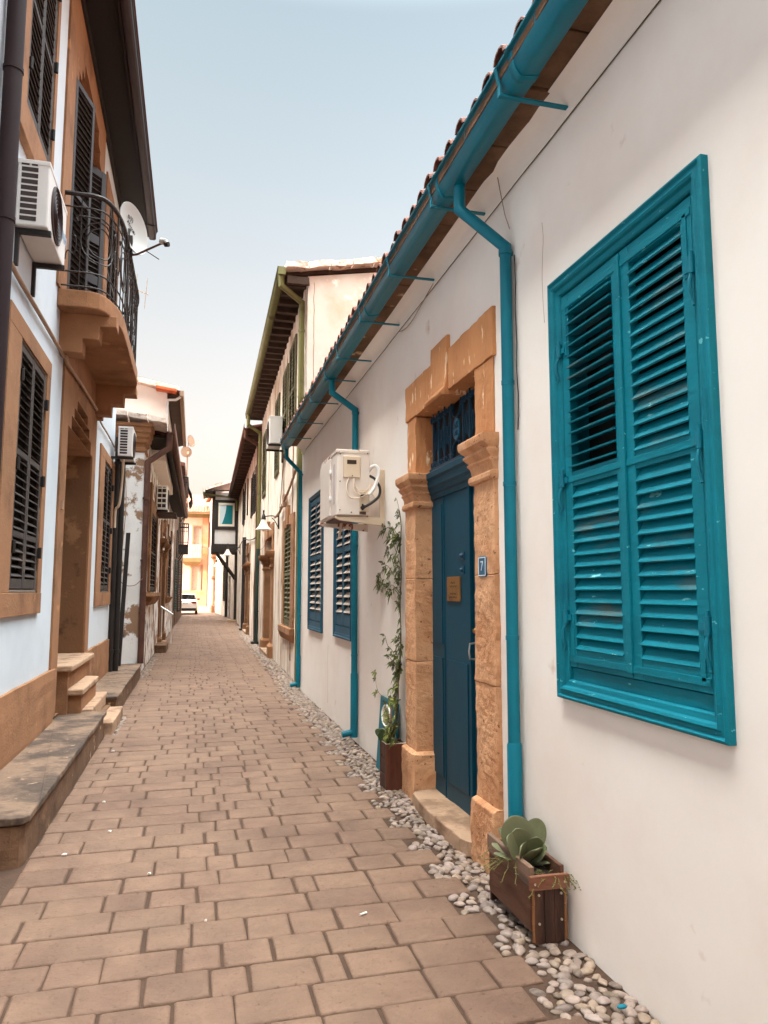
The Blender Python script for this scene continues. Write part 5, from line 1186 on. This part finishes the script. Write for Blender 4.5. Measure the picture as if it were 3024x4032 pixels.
k = MB(FR2, OB); k.sheet_oz([(oo+.38, 7.16), (oo+.38, 6.98), (oo+.42, 6.94), (oo+.50, 6.96), (oo+.52, 7.18)], oy0-.32, oy1+.2); k.build('gutter', M['olive'], OR_, solid=.012)
k = MB(FR2, OB); k.tube([(oy0-.1, oo+.42, 6.96), (oy0-.1, oo+.40, 6.85), (oy0-.06, .25, 6.72), (oy0-.06, .1, 6.55), (oy0-.06, .1, 6.0)], .055, 10); k.build('downpipe', M['olive'], OR_, smooth=40)
for y_ in (oy0+.1, oy1-.3):
    k = MB(FR2, OB); k.bar((y_, oo-.3, 3.73), (y_, .05, 2.3), .13, .10); k.build('strut', M['timber'], OR_, bevel=.01)
k = MB(FR2, OB); k.box(oy0+.1, oy0+.24, .0, .14, .0, 3.72); k.build('wall_post', M['timber'], OR_, bevel=.01)
k = MB(FR2, (40.2, .5, -.05)); k.box(39.9, 40.7, .0, .5, -.15, .12); k.rough(.15, .01, 6); tag(k.build('doorstep', M['step'], bevel=.01), 'pale stone block at the wall foot below the timber bay', 'step')

# ================================================================== houses where the street bends
B4 = (45.1, 0, 0)
H4 = thing('house', 'dim plaster house behind the timber bay with black shutters', 'house', FR4, B4)
wall_mb(FR4, B4, 45.0, 58.2, -.15, 7.4, [(50.6, 51.9, .97, 3.55), (47.0, 48.4, -.1, 2.6)], depth=.2, back=6).build('wall', M['plaster_old'], H4)
shutter_window(FR4, B4, H4, 50.6, 51.9, .97, 3.55, M['black_shut'], o=.03, mids=(2.2,), pitch=.12)
k = MB(FR4, B4); k.box(47, 48.4, -.2, -.1, -.1, 2.6); k.build('door', M['black_shut'], H4)
k = MB(FR4, B4); k.loops([[(yy, .4, 7.4), (yy, .4, 7.5), (yy, -5, 8.6), (yy, -5, 8.4)] for yy in (45.2, 58.2)]); k.build('roof', M['tile'], H4)
pipe2(H4, FR4, B4, [(48.8, .08, 7.3), (48.8, .08, .0)], .08, 'pipe_black')
wall_lamp('small far wall lamp beside the black shutter', FR4, 53.2, 3.75, .4, 1.3)
B6 = (58.3, 0, 0)
H6 = thing('house', 'tall pale house at the street bend catching the sun', 'house', FR4, B6)
wall_mb(FR4, B6, 58.3, 69, -.15, 9.7, [(66.5, 67.6, 5.5, 7.7), (64.5, 65.6, .6, 3.4)], depth=.2, back=6).build('wall', M['plaster_far'], H6)
shutter_window(FR4, B6, H6, 66.5, 67.6, 5.5, 7.7, M['copper'], o=.03, pitch=.14)
k = MB(FR4, B6); k.box(64.5, 65.6, -.2, -.12, .6, 3.4); k.build('door', M['terra'], H6)
k = MB(FR4, B6)
k.loft([(59.2-e, 60.8+e, -.05, .12+e, z) for e, z in ((.12, -.1), (.12, .5), (0, .6), (0, 2.5), (.12, 2.62), (.12, 2.8), (0, 2.85), (0, 4.1), (.18, 4.3), (.18, 4.5))]); k.rough(.3, .015, 4).build('pilaster', M['ochre_d'], H6)  # darker stone tone stands in for shade on the pilaster
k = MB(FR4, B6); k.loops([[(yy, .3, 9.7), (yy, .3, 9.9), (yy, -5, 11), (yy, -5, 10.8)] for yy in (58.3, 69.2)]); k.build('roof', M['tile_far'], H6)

# ================================================================== sunlit house closing the street
B5 = (0, 0, .45)
H5 = thing('house', 'sunlit cream house with tiled roof and small balcony at the street end', 'house', F5, B5)
wall_mb(F5, B5, -7, 1.15, .3, 8.5, [(-.15, .55, 4.6, 7.4), (-.2, .6, 1.6, 3.9), (-2.6, -1.7, 4.6, 7.2)], depth=.25, back=6).build('wall', M['plaster_far'], H5)
for h in ((-.15, .55, 4.6, 7.4), (-.2, .6, 1.6, 3.9), (-2.6, -1.7, 4.6, 7.2)):
    k = frame_mb(F5, B5, h[0]-.12, h[1]+.12, h[2]-.0, h[3]+.12, [(0, -.02), (0, .05), (.12, .05), (.12, -.2)]); q = k.build('window', M['terra'], H5)
    k = MB(F5, B5); k.box(h[0], h[1], -.22, -.18, h[2], h[3]); k.build('shutter', M['slat_pale'], q)
k = MB(F5, B5); k.box(-7, 1.16, -.02, .06, .3, 1.72); k.build('plinth', M['terra'], H5, bevel=.02)
k = MB(F5, B5); k.box(.62, 1.16, -.02, .05, 1.725, 8.4); k.build('quoin', M['terra'], H5, bevel=.02)
k = MB(F5, B5); k.box(-7.2, 1.3, .0, .95, 8.45, 8.56); k.box(-7.2, 1.3, -.0, .25, 8.2, 8.45); k.build('eave', M['olive_stone'], H5)
k = MB(F5, B5)
for i in range(34):
    x_ = -7.2+.25*i
    for j in range(3):
        k.loops([[(x_+.12+.13*math.cos(PI*q/6), 1.0-.55*j+dd, 8.57+.22*j+.11*math.sin(PI*q/6)+dz) for q in range(7)] for dd, dz in ((0, 0), (-.6, .22))])
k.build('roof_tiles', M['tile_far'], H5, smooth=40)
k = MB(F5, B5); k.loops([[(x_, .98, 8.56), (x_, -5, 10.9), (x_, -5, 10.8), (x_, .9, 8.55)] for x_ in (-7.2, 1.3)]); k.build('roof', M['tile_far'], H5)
k = MB(F5, B5); k.loft([(-.80, .35, -.02, .5, 3.95), (-.95, .50, -.02, .7, 4.1), (-1.02, .58, -.02, .85, 4.22), (-1.02, .58, -.02, .9, 4.55)]); bq = k.build('balcony', M['olive_stone'], H5, bevel=.02)
k = MB(F5, B5)
k.box(-1.0, .56, .80, .86, 5.62, 5.70); k.box(-1.0, .56, .80, .86, 4.62, 4.68); k.box(-1.0, -.94, -.0, .8, 5.62, 5.70); k.box(.50, .56, .0, .8, 5.62, 5.70); k.build('railing', M['cream_frame'], bq)
for i in range(9):
    k = MB(F5, B5); x_ = -.95+1.45*i/8; k.lathe((x_, .83, 4.68), [(.03, 0), (.05, .2), (.025, .45), (.05, .7), (.03, .94)], 8); k.build('baluster', M['cream_frame'], bq, smooth=60)

# ================================================================== left side beyond the pale house
BL2 = (15, 0, 0)
L2h = thing('house', 'low peeling white house with stone cornice and brown downpipe', 'house', FL2, BL2)
wl2 = [(17.2, 19.4, 1.6, 3.4), (22.4, 24.6, -.02, 2.9), (26.6, 29.2, 1.45, 3.6)]
wall_mb(FL2, BL2, 15.0, 33, -.02, 4.9, wl2, depth=.2, back=.3).build('wall', M['plaster_peel'], L2h)
k = MB(FL2, BL2); k.box(14.97, 15.1, -6, .003, -.02, 4.35); k.build('side_wall', M['plaster_peel'], L2h)
k = MB(FL2, BL2); k.box(15.1, 33, -6, -.31, 0, 4.8); k.build('rear_wall', M['plaster_peel'], L2h)
k = MB(FL2, BL2)
pr = [(0, 4.30), (.03, 4.33), (.03, 4.38), (.01, 4.40), (.01, 4.47), (.06, 4.50), (.06, 4.56), (.10, 4.60), (.10, 4.66), (.13, 4.69), (.13, 4.78), (.16, 4.80), (.16, 4.86)]
k.loft([(14.965-e, 15.6, -3, .0+e*.9, z) for e, z in pr]); k.rough(.05, .004, 14).build('cornice', M['ochre_l'], L2h, smooth=22)
k = MB(FL2, BL2); k.loops([[(yy, .40, 4.80), (yy, .40, 4.86), (yy, -3.5, 5.55), (yy, -3.5, 5.45)] for yy in (15.7, 32.5)]); k.build('roof', M['tile'], L2h)
k = MB(FL2, BL2)
for i in range(9): k.loops([[(yy, oo_, zz_) for oo_, zz_ in ((.40-.36*i, 4.86+.05*i), (.40-.36*i, 4.95+.05*i), (.06-.36*i, 5.0+.05*i), (.06-.36*i, 4.90+.05*i))] for yy in (14.72, 15.75)])
k.rough(.1, .02, 8, big=.02).build('verge', M['mortar'], L2h, smooth=35)
k = MB(FL2, BL2); k.box(15.62, 32.4, .0, .42, 4.74, 4.80); k.box(15.62, 32.4, .39, .44, 4.60, 4.74); k.build('eave', M['eave'], L2h, bevel=.005)
k = MB(FL2, BL2); k.sheet_oz([(.44, 4.86), (.44, 4.72), (.47, 4.69), (.54, 4.70), (.56, 4.88)], 14.85, 32.4); k.build('gutter', M['copper'], L2h, solid=.01, smooth=30)
pipe2(L2h, FL2, BL2, [(15.0, .46, 4.74), (15.0, .46, 4.42), (14.98, .07, 4.12), (14.95, .06, .25)], .058, 'copper', joints=[(14.96, .06, z) for z in (3.4, 2.2, 1.2)])
shutter_window(FL2, BL2, L2h, *wl2[0], M['black_shut'], o=.01, mids=(2.5,), pitch=.11)
shutter_window(FL2, BL2, L2h, *wl2[2], M['black_shut'], o=.01, mids=(2.5,), pitch=.12)
k = MB(FL2, BL2); k.box(16.9, 17.22, -.02, .05, 1.6, 4.0); k.box(19.38, 19.7, -.02, .05, 1.6, 4.0); k.box(17.22, 19.38, -.02, .04, 3.38, 3.7); k.build('window_surround', M['ochre_d'], L2h, bevel=.01)
k = MB(FL2, BL2); k.loft([(16.9, 19.8, -.02, .03, 1.3), (16.8, 19.9, -.02, .12, 1.42), (16.75, 19.95, -.02, .15, 1.5), (16.8, 19.9, -.02, .14, 1.58)]); k.build('window_sill', M['ochre_d'], L2h, bevel=.01)
k = MB(FL2, BL2); k.box(26.3, 26.62, -.02, .05, 1.4, 3.9); k.box(29.18, 29.5, -.02, .05, 1.4, 3.9); k.loft([(26.3, 29.6, -.02, .03, 1.2), (26.2, 29.7, -.02, .14, 1.42)]); k.build('window_surround', M['ochre_d'], L2h, bevel=.01)
stone_door(FL2, BL2, L2h, 22.4, 24.6, 3.0, 3.35, w=.5, mk='ochre_d')
ac_unit('white air conditioner with square vents under the dark eave', FL2, 19.0, 19.9, .02, .28, 3.62, 4.22, cols=2, rows=4, m='white')
k = MB(FL2, (19, 0, 3.5)); k.box(18.8, 20.1, .0, .5, 3.50, 3.54); tag(k.build('wooden_shelf', M['rafter']), 'rough timber shelf under the square vented air conditioner', 'shelf')
wire(FL2, BL2, [(14.93, -.35, 4.0), (14.92, -.30, 3.2), (14.92, -.36, 2.0), (14.9, -.30, 1.75), (14.9, -.1, 1.72), (14.88, .05, 1.85)], .008, 'cable', M['cable_g'], L2h)
k = MB(FL, (13.5, .2, 3.9)); k.tube(curve([(13.0, .2, 3.88), (13.3, .16, 3.5), (13.4, .12, 3.1), (13.45, .06, 3.0), (13.5, .05, 2.7)], 6), .022, 8); tag(k.build('drain_hose', M['cable_w'], smooth=60), 'cream hose hanging below the slotted air conditioner', 'hose')
k = MB(FW, (-.65, 24, 0)); k.tube([(-1.05, 24.2, 1.19), (-.60, 24.0, .90)], .026, 8); k.tube([(-.64, 24.02, .92), (-.64, 24.02, 0)], .018, 8); k.tube([(-.93, 24.15, 1.1), (-.93, 24.15, 0)], .018, 8); tag(k.build('handrail', M['chrome_rail'], smooth=40), 'short sloping steel handrail at the door of the low house', 'handrail')
k = MB(FW, (-.8, 21.4, 0)); k.box(-.97, -.66, 20.6, 22.1, -.03, .2); k.rough(.1, .02, 6); tag(k.build('doorstep', M['stone_old'], bevel=.01), 'rough stone step at the foot of the low house', 'step')
# upper white block set back above it
UBk = thing('house', 'plain white upper storey with tiled eave rising behind the low house', 'house', FW, (-1.8, 17, 0))
ub = (-1.8, 17, 0)
k = MB(FW, ub); k.box(-5, -.69, 17, 23, 4.5, 6.02); k.build('wall', M['plaster'], UBk)
k = MB(FW, ub); k.loops([[(-5, yy, 6.9), (-1.25, yy, 6.32), (-.42, yy, 6.16), (-.42, yy, 6.08), (-1.25, yy, 6.2), (-5, yy, 6.75)] for yy in (16.8, 23.1)]); k.rough(.2, .012, 6).build('roof', M['mortar'], UBk, smooth=35)
k = MB(FW, ub); k.loops([[(x_, yy, z_) for x_, z_ in ((-5, 6.01), (-5, 6.78), (-1.2, 6.19), (-.695, 6.08), (-.695, 6.01))] for yy in (17.01, 22.9)]); k.build('gable_wall', M['plaster'], UBk)
k = MB(FW, ub); k.loops([[(-.93, yy, 6.155), (-.48, yy, 6.095), (-.48, yy, 6.02), (-.93, yy, 6.075)] for yy in (16.74, 16.99)]); k.build('eave_tile', M['orange'], UBk, bevel=.015)
k = MB(FW, ub); k.loops([[(-.69, yy, 6.0), (-.42, yy, 6.08), (-.40, yy, 6.02), (-.67, yy, 5.94)] for yy in (17.0, 23)]); k.build('eave_board', M['rafter'], UBk)
k = MB(FW, ub); k.loops([[(x_, yy, z_) for x_, z_ in ((-.42, 6.1), (-.42, 5.98), (-.34, 5.98), (-.33, 6.1))] for yy in (16.9, 23)], cap=True); k.build('gutter', M['cable_g'], UBk)
k = MB(FW, ub); k.tube([(-.40, 17.0, 5.98), (-.5, 16.98, 5.9), (-.68, 16.96, 5.88), (-.68, 16.96, 5.05)], .03, 8); k.build('downpipe', M['ac_gray'], UBk)
# unseen tall block added behind to keep direct sun out of the street
sun_block = thing('house', 'unseen tall block added behind the low left houses to shade the street', 'house', FW, (-8, 30, 0))
k = MB(FW, (-8, 30, 0)); k.box(-12, -6.5, 12.6, 50, 0, 13.5); k.build('wall', M['plaster_far'], sun_block)
k = MB(FW, (-8, 30, 0)); k.loops([[(-12.4, yy, 13.4), (-9, yy, 15), (-6.1, yy, 13.4)] for yy in (12.4, 50.3)]); k.build('roof', M['tile_far'], sun_block)
# balcony house further along on the left
B7 = (33.1, 0, 0)
H7 = thing('house', 'dark house with two iron balconies and a teal shutter', 'house', FL2, B7)
wall_mb(FL2, B7, 33.02, 52, -.02, 7.9, [(39.5, 41, 4.4, 6.0), (36, 37.5, -.02, 2.8)], depth=.2, back=5).build('wall', M['stone_old'], H7)  # dark stone tone also stands in for shade on this dirty wall
k = MB(FL2, B7); k.box(36, 37.5, -.2, -.12, -.02, 2.8); k.build('door', M['black_shut'], H7)
k = MB(FL2, B7); k.box(39.5, 41, -.2, -.12, 4.4, 6); k.build('window', M['black_shut'], H7)
k = MB(FL2, B7); k.loops([[(yy, .22, 7.95), (yy, .25, 8.12), (yy, -4, 9.0), (yy, -4, 8.7)] for yy in (38.5, 52)]); k.build('roof', M['tile'], H7)
def iron_balcony(y0, y1, zf, zt, o1, belly, mk='iron'):
    k = MB(FL2, B7); k.box(y0, y1, .0, o1, zf-.10, zf); k.box(y0, y1, .01, o1+.01, zf-.42, zf-.10); s = k.build('balcony', M['timber'], H7)
    for yy in (y0+.1, y1-.1):
        k = MB(FL2, B7); k.bar((yy, .0, zf-.75), (yy, o1-.08, zf-.12), .05, .05); k.build('balcony_strut', M['timber'], s)
    k = MB(FL2, B7); H_ = zt-zf
    for z in (zt, zf+.12, zf+H_*.8):
        k.tube([(y0, 0, z), (y0, o1, z), (y1, o1, z), (y1, 0, z)], .035 if z == zt else .018, 6)
    r_ = k.build('railing', M['iron'], s)
    def post(y_, o_, dy, do):
        b_ = belly
        return [(y_+dy*b_*q, o_+do*b_*q, zf+H_*t) for t, q in ((0, .35), (.10, .8), (.22, 1.), (.36, .85), (.52, .4), (.68, .08), (.85, 0), (1, 0))] if b_ else [(y_, o_, zf), (y_, o_, zt)]
    n_ = 5 if not belly else 6
    k = MB(FL2, B7)
    for i in range(n_+1): k.tube(post(y0, o1*i/n_, -.6, 0), .017, 5)
    m_ = int((y1-y0)/.16)
    for i in range(m_+1): k.tube(post(y0+(y1-y0)*i/m_, o1, 0, 1), .016 if not belly else .03, 5)
    k.build('baluster', M['iron'], r_)
iron_balcony(40.0, 42.2, 4.05, 5.14, .46, 0)
iron_balcony(41.0, 44.0, 6.35, 7.75, .36, .24)
for yy, o_, z0, z1, mk, ag in ((34.6, .0, .75, 3.05, 'green_shut', 7), (39.2, .02, .6, 3.2, 'black_shut', 14), (36.3, .0, 3.2, 4.5, 'black_shut', 5)):
    a, s = leaf_mb(FL2, B7, yy, yy+.62, z0, z1, o_+.03, mids=((z0+z1)/2,), pitch=.12, w=.07, tilt=45); a.turn(yy, o_, math.radians(-ag)); s.turn(yy, o_, math.radians(-ag))
    q = a.build('open_shutter', M[mk], H7); s.build('louvres', M[mk], q)
# dishes on the upper balcony
kb = (41.3, .3, 7.7)
mt = thing('satellite_dish', 'far pair of pale satellite dishes on a tall pole above the bulging balcony', 'satellite dish', FL2, kb, 'satellite dishes')
k = MB(FL2, kb); k.tube([(41.3, .30, 6.4), (41.3, .32, 9.75)], .022, 7); k.tube([(41.4, .26, 6.4), (41.4, .28, 9.3)], .018, 7); k.build('pole', M['cable_g'], mt)
def small_dish(c, nrm, r):
    c, nrm = Vector(c), Vector(nrm).normalized(); u_ = nrm.orthogonal().normalized(); v_ = nrm.cross(u_)
    k = MB(FL2, kb); k.loops([[tuple(c+(u_*math.cos(2*PI*j/20)+v_*math.sin(2*PI*j/20))*r*q+nrm*h) for j in range(20)] for q, h in ((1, .02), (1.02, .03), (.97, .03), (.6, -.04), (.05, -.07), (.05, -.09), (.6, -.06), (1, 0))]); q = k.build('reflector', M['cable_g'], mt, smooth=40)
    k = MB(FL2, kb); k.tube([tuple(c-Vector((0, 0, r*.9))), tuple(c+nrm*r*1.3-Vector((0, 0, r*.5)))], .012, 6); k.build('feed_arm', M['ac_beige'], q)
    k = MB(FL2, kb); e = c+nrm*r*1.3-Vector((0, 0, r*.5)); k.box(e.x-.05, e.x+.05, e.y-.05, e.y+.05, e.z-.06, e.z+.08); k.build('feed_horn', M['ac_beige'], q)
small_dish((41.2, .46, 9.78), (-.5, .8, .15), .33); small_dish((41.5, .22, 9.22), (-1, .25, .1), .30)

# ================================================================== car
cb = (-.55, 54, .0)
CR = thing('parked_car', 'white convertible with its roof open parked at the far end of the street', 'car', FW, cb)
cx_ = -.58; Wd = .86
def sect(y, w, zb, zs, zt, crown):                        # cross-section of the body, mirrored about cx_
    pts = [(0, zb), (w*.90, zb), (w*.985, zb+.12), (w, zs-.12), (w*.985, zs), (w*.93, zt-.03), (w*.80, zt), (0, zt+crown)]
    L_ = [(cx_+a, y, z) for a, z in pts]; L_ += [(cx_-a, y, z) for a, z in pts[-2:0:-1]]
    return L_
k = MB(FW, cb)
k.loops([sect(54.0, .72, .38, .78, .93, .01), sect(54.03, .80, .30, .82, .98, .015), sect(54.12, .85, .26, .86, 1.02, .02), sect(54.5, .88, .24, .9, 1.05, .02), sect(55.3, .90, .22, .9, 1.02, .02), sect(56.8, .90, .22, .9, 1.0, .02), sect(57.7, .87, .25, .8, .92, .03), sect(58.3, .80, .3, .66, .74, .02), sect(58.45, .7, .36, .6, .66, .01)])
CB = k.build('body', M['car'], CR, smooth=40)
k = MB(FW, cb); k.box(cx_-.62, cx_+.62, 54.95, 56.6, .9, 1.055); k.build('cabin', M['rubber'], CR, bevel=.04)
k = MB(FW, cb)
for sgn in (-1, 1):
    k.tube([(cx_+sgn*.80, 56.95, 1.0), (cx_+sgn*.66, 56.3, 1.40)], .04, 8)
k.tube([(cx_-.67, 56.3, 1.40), (cx_, 56.25, 1.43), (cx_+.67, 56.3, 1.40)], .035, 8); k.build('windscreen_frame', M['car'], CR, smooth=40)
k = MB(FW, cb); k.quad((cx_-.78, 56.93, 1.02), (cx_+.78, 56.93, 1.02), (cx_+.65, 56.32, 1.39), (cx_-.65, 56.32, 1.39)); k.build('windscreen', M['car_glass'], CR)
for sgn in (-1, 1):
    k = MB(FW, cb); k.loft([(cx_+sgn*.36-.2, cx_+sgn*.36+.2, 55.55, 55.7, 1.0), (cx_+sgn*.36-.2, cx_+sgn*.36+.2, 55.5, 55.64, 1.18), (cx_+sgn*.36-.1, cx_+sgn*.36+.1, 55.5, 55.6, 1.22), (cx_+sgn*.36-.12, cx_+sgn*.36+.12, 55.46, 55.58, 1.36)]); k.build('seat', M['rubber'], CR, bevel=.03)
    k = MB(FW, cb); k.prism_yo([(cx_+sgn*.86, 56.7), (cx_+sgn*1.04, 56.66), (cx_+sgn*1.04, 56.56), (cx_+sgn*.86, 56.6)], 1.0, 1.12); k.build('wing_mirror', M['rubber'], CR, bevel=.02)
    k = MB(FW, cb); k.loops([[(cx_+sgn*a, 53.975+dy, z) for a, z in ((.42, .90), (.72, .92), (.80, .86), (.80, .78), (.55, .77))] for dy in (0, .12)]); k.build('tail_light', M['tail'], CR, bevel=.01)
    for yy in (54.85, 57.5):
        k = MB(FW, cb); xa = cx_+sgn*.70; xb = cx_+sgn*.89
        k.tube([(xa, yy, .32), (xa+sgn*.02, yy, .32), (xb-sgn*.02, yy, .32), (xb, yy, .32)], [.28, .32, .32, .29], 20); wl_ = k.build('wheel', M['rubber'], CR, smooth=40)
        k = MB(FW, cb); k.tube([(xb-sgn*.01, yy, .32), (xb+sgn*.005, yy, .32)], .2, 16); k.build('rim', M['silver'], wl_)
k = MB(FW, cb); k.box(cx_-.80, cx_+.80, 53.965, 54.3, .27, .46); k.build('bumper', M['rubber'], CR, bevel=.03)
k = MB(FW, cb); k.box(cx_-.28, cx_+.28, 53.972, 54.02, .72, .84); pq = k.build('number_plate', M['white'], CR, bevel=.005)
k = MB(FW, cb)
for i, x_ in enumerate((-.24, -.12, -.06, .0, .07, .13, .19)): k.box(cx_+x_, cx_+x_+(.035 if i else .045), 53.968, 53.9725, .75, .81)
k.build('plate_marks', M['ink'], pq)

# ================================================================== camera, light
cam = bpy.data.cameras.new('camera'); co = bpy.data.objects.new('camera', cam); COL.objects.link(co); S.camera = co
cam.sensor_fit = 'HORIZONTAL'; cam.sensor_width = 36; cam.lens = 36*2916/3024; cam.clip_start = .05; cam.clip_end = 2000
co.location = (0, 0, 1.6); co.rotation_euler = (math.radians(90+6.146), 0, math.radians(-14.344))
EL, AZ = math.radians(22), math.radians(246)             # azimuth clockwise from +Y: sun stands high to the left
GAIN, EXPO, DUST, SAT = 37.5, 2.05, 4.0, .5
sd = Vector((math.sin(AZ)*math.cos(EL), math.cos(AZ)*math.cos(EL), math.sin(EL)))
sun = bpy.data.lights.new('sun', 'SUN'); sun.energy = 2.0; sun.angle = math.radians(.55); sun.color = (1, .95, .89)
so = bpy.data.objects.new('sun', sun); COL.objects.link(so); so.rotation_euler = sd.to_track_quat('Z', 'Y').to_euler()
w = bpy.data.worlds.new('World'); S.world = w; w.use_nodes = True
nt = w.node_tree; N = nt.nodes; L = nt.links
sky = N.new('ShaderNodeTexSky'); sky.sky_type = 'NISHITA'; sky.sun_disc = False
sky.sun_elevation = EL; sky.sun_rotation = AZ; sky.air_density = 1.0; sky.dust_density = DUST; sky.ozone_density = 1.0
hs = N.new('ShaderNodeHueSaturation'); hs.inputs['Saturation'].default_value = SAT; L.new(sky.outputs[0], hs.inputs['Color'])
# added sky gain around the zenith that brightens the shaded street walls
tc = N.new('ShaderNodeTexCoord'); dp_ = N.new('ShaderNodeVectorMath'); dp_.operation = 'DOT_PRODUCT'
L.new(tc.outputs['Generated'], dp_.inputs[0]); dp_.inputs[1].default_value = Vector((.02, .02, 1)).normalized()
mr = N.new('ShaderNodeMapRange'); mr.interpolation_type = 'SMOOTHSTEP'; L.new(dp_.outputs['Value'], mr.inputs['Value'])
for k_, x_ in zip(('From Min', 'From Max', 'To Min', 'To Max'), (.66, 1.0, 1.0, GAIN)): mr.inputs[k_].default_value = x_
tint = N.new('ShaderNodeVectorMath'); tint.operation = 'MULTIPLY'; L.new(hs.outputs['Color'], tint.inputs[0]); sx = N.new('ShaderNodeSeparateXYZ'); L.new(tc.outputs['Generated'], sx.inputs[0])
hz = N.new('ShaderNodeMapRange'); hz.interpolation_type = 'SMOOTHSTEP'; L.new(sx.outputs['Z'], hz.inputs['Value'])
for k_, x_ in zip(('From Min', 'From Max', 'To Min', 'To Max'), (0, .95, 0, 1)): hz.inputs[k_].default_value = x_
hm = N.new('ShaderNodeMix'); hm.data_type = 'RGBA'; L.new(hz.outputs['Result'], hm.inputs[0]); hm.inputs[6].default_value = (1.03, .82, .67, 1); hm.inputs[7].default_value = (.92, 1.07, .99, 1)
L.new(hm.outputs[2], tint.inputs[1])
sc_ = N.new('ShaderNodeVectorMath'); sc_.operation = 'SCALE'; L.new(tint.outputs[0], sc_.inputs[0]); L.new(mr.outputs['Result'], sc_.inputs['Scale'])
bg = N['Background']; bg.inputs['Strength'].default_value = .10
gm = N.new('ShaderNodeMapRange'); L.new(mr.outputs['Result'], gm.inputs['Value']); gm.inputs['From Min'].default_value = 1; gm.inputs['From Max'].default_value = GAIN*.5
wm = N.new('ShaderNodeMix'); wm.data_type = 'RGBA'; L.new(gm.outputs['Result'], wm.inputs[0]); wm.inputs[6].default_value = (1, 1, 1, 1); wm.inputs[7].default_value = (1.18, .965, .85, 1)
w2_ = N.new('ShaderNodeVectorMath'); w2_.operation = 'MULTIPLY'; L.new(sc_.outputs[0], w2_.inputs[0]); L.new(wm.outputs[2], w2_.inputs[1])
L.new(w2_.outputs[0], bg.inputs[0])
S.view_settings.view_transform = 'Standard'; S.view_settings.look = 'None'; S.view_settings.exposure = EXPO; S.view_settings.gamma = 1
S.cycles.max_bounces = 8; S.cycles.diffuse_bounces = 5
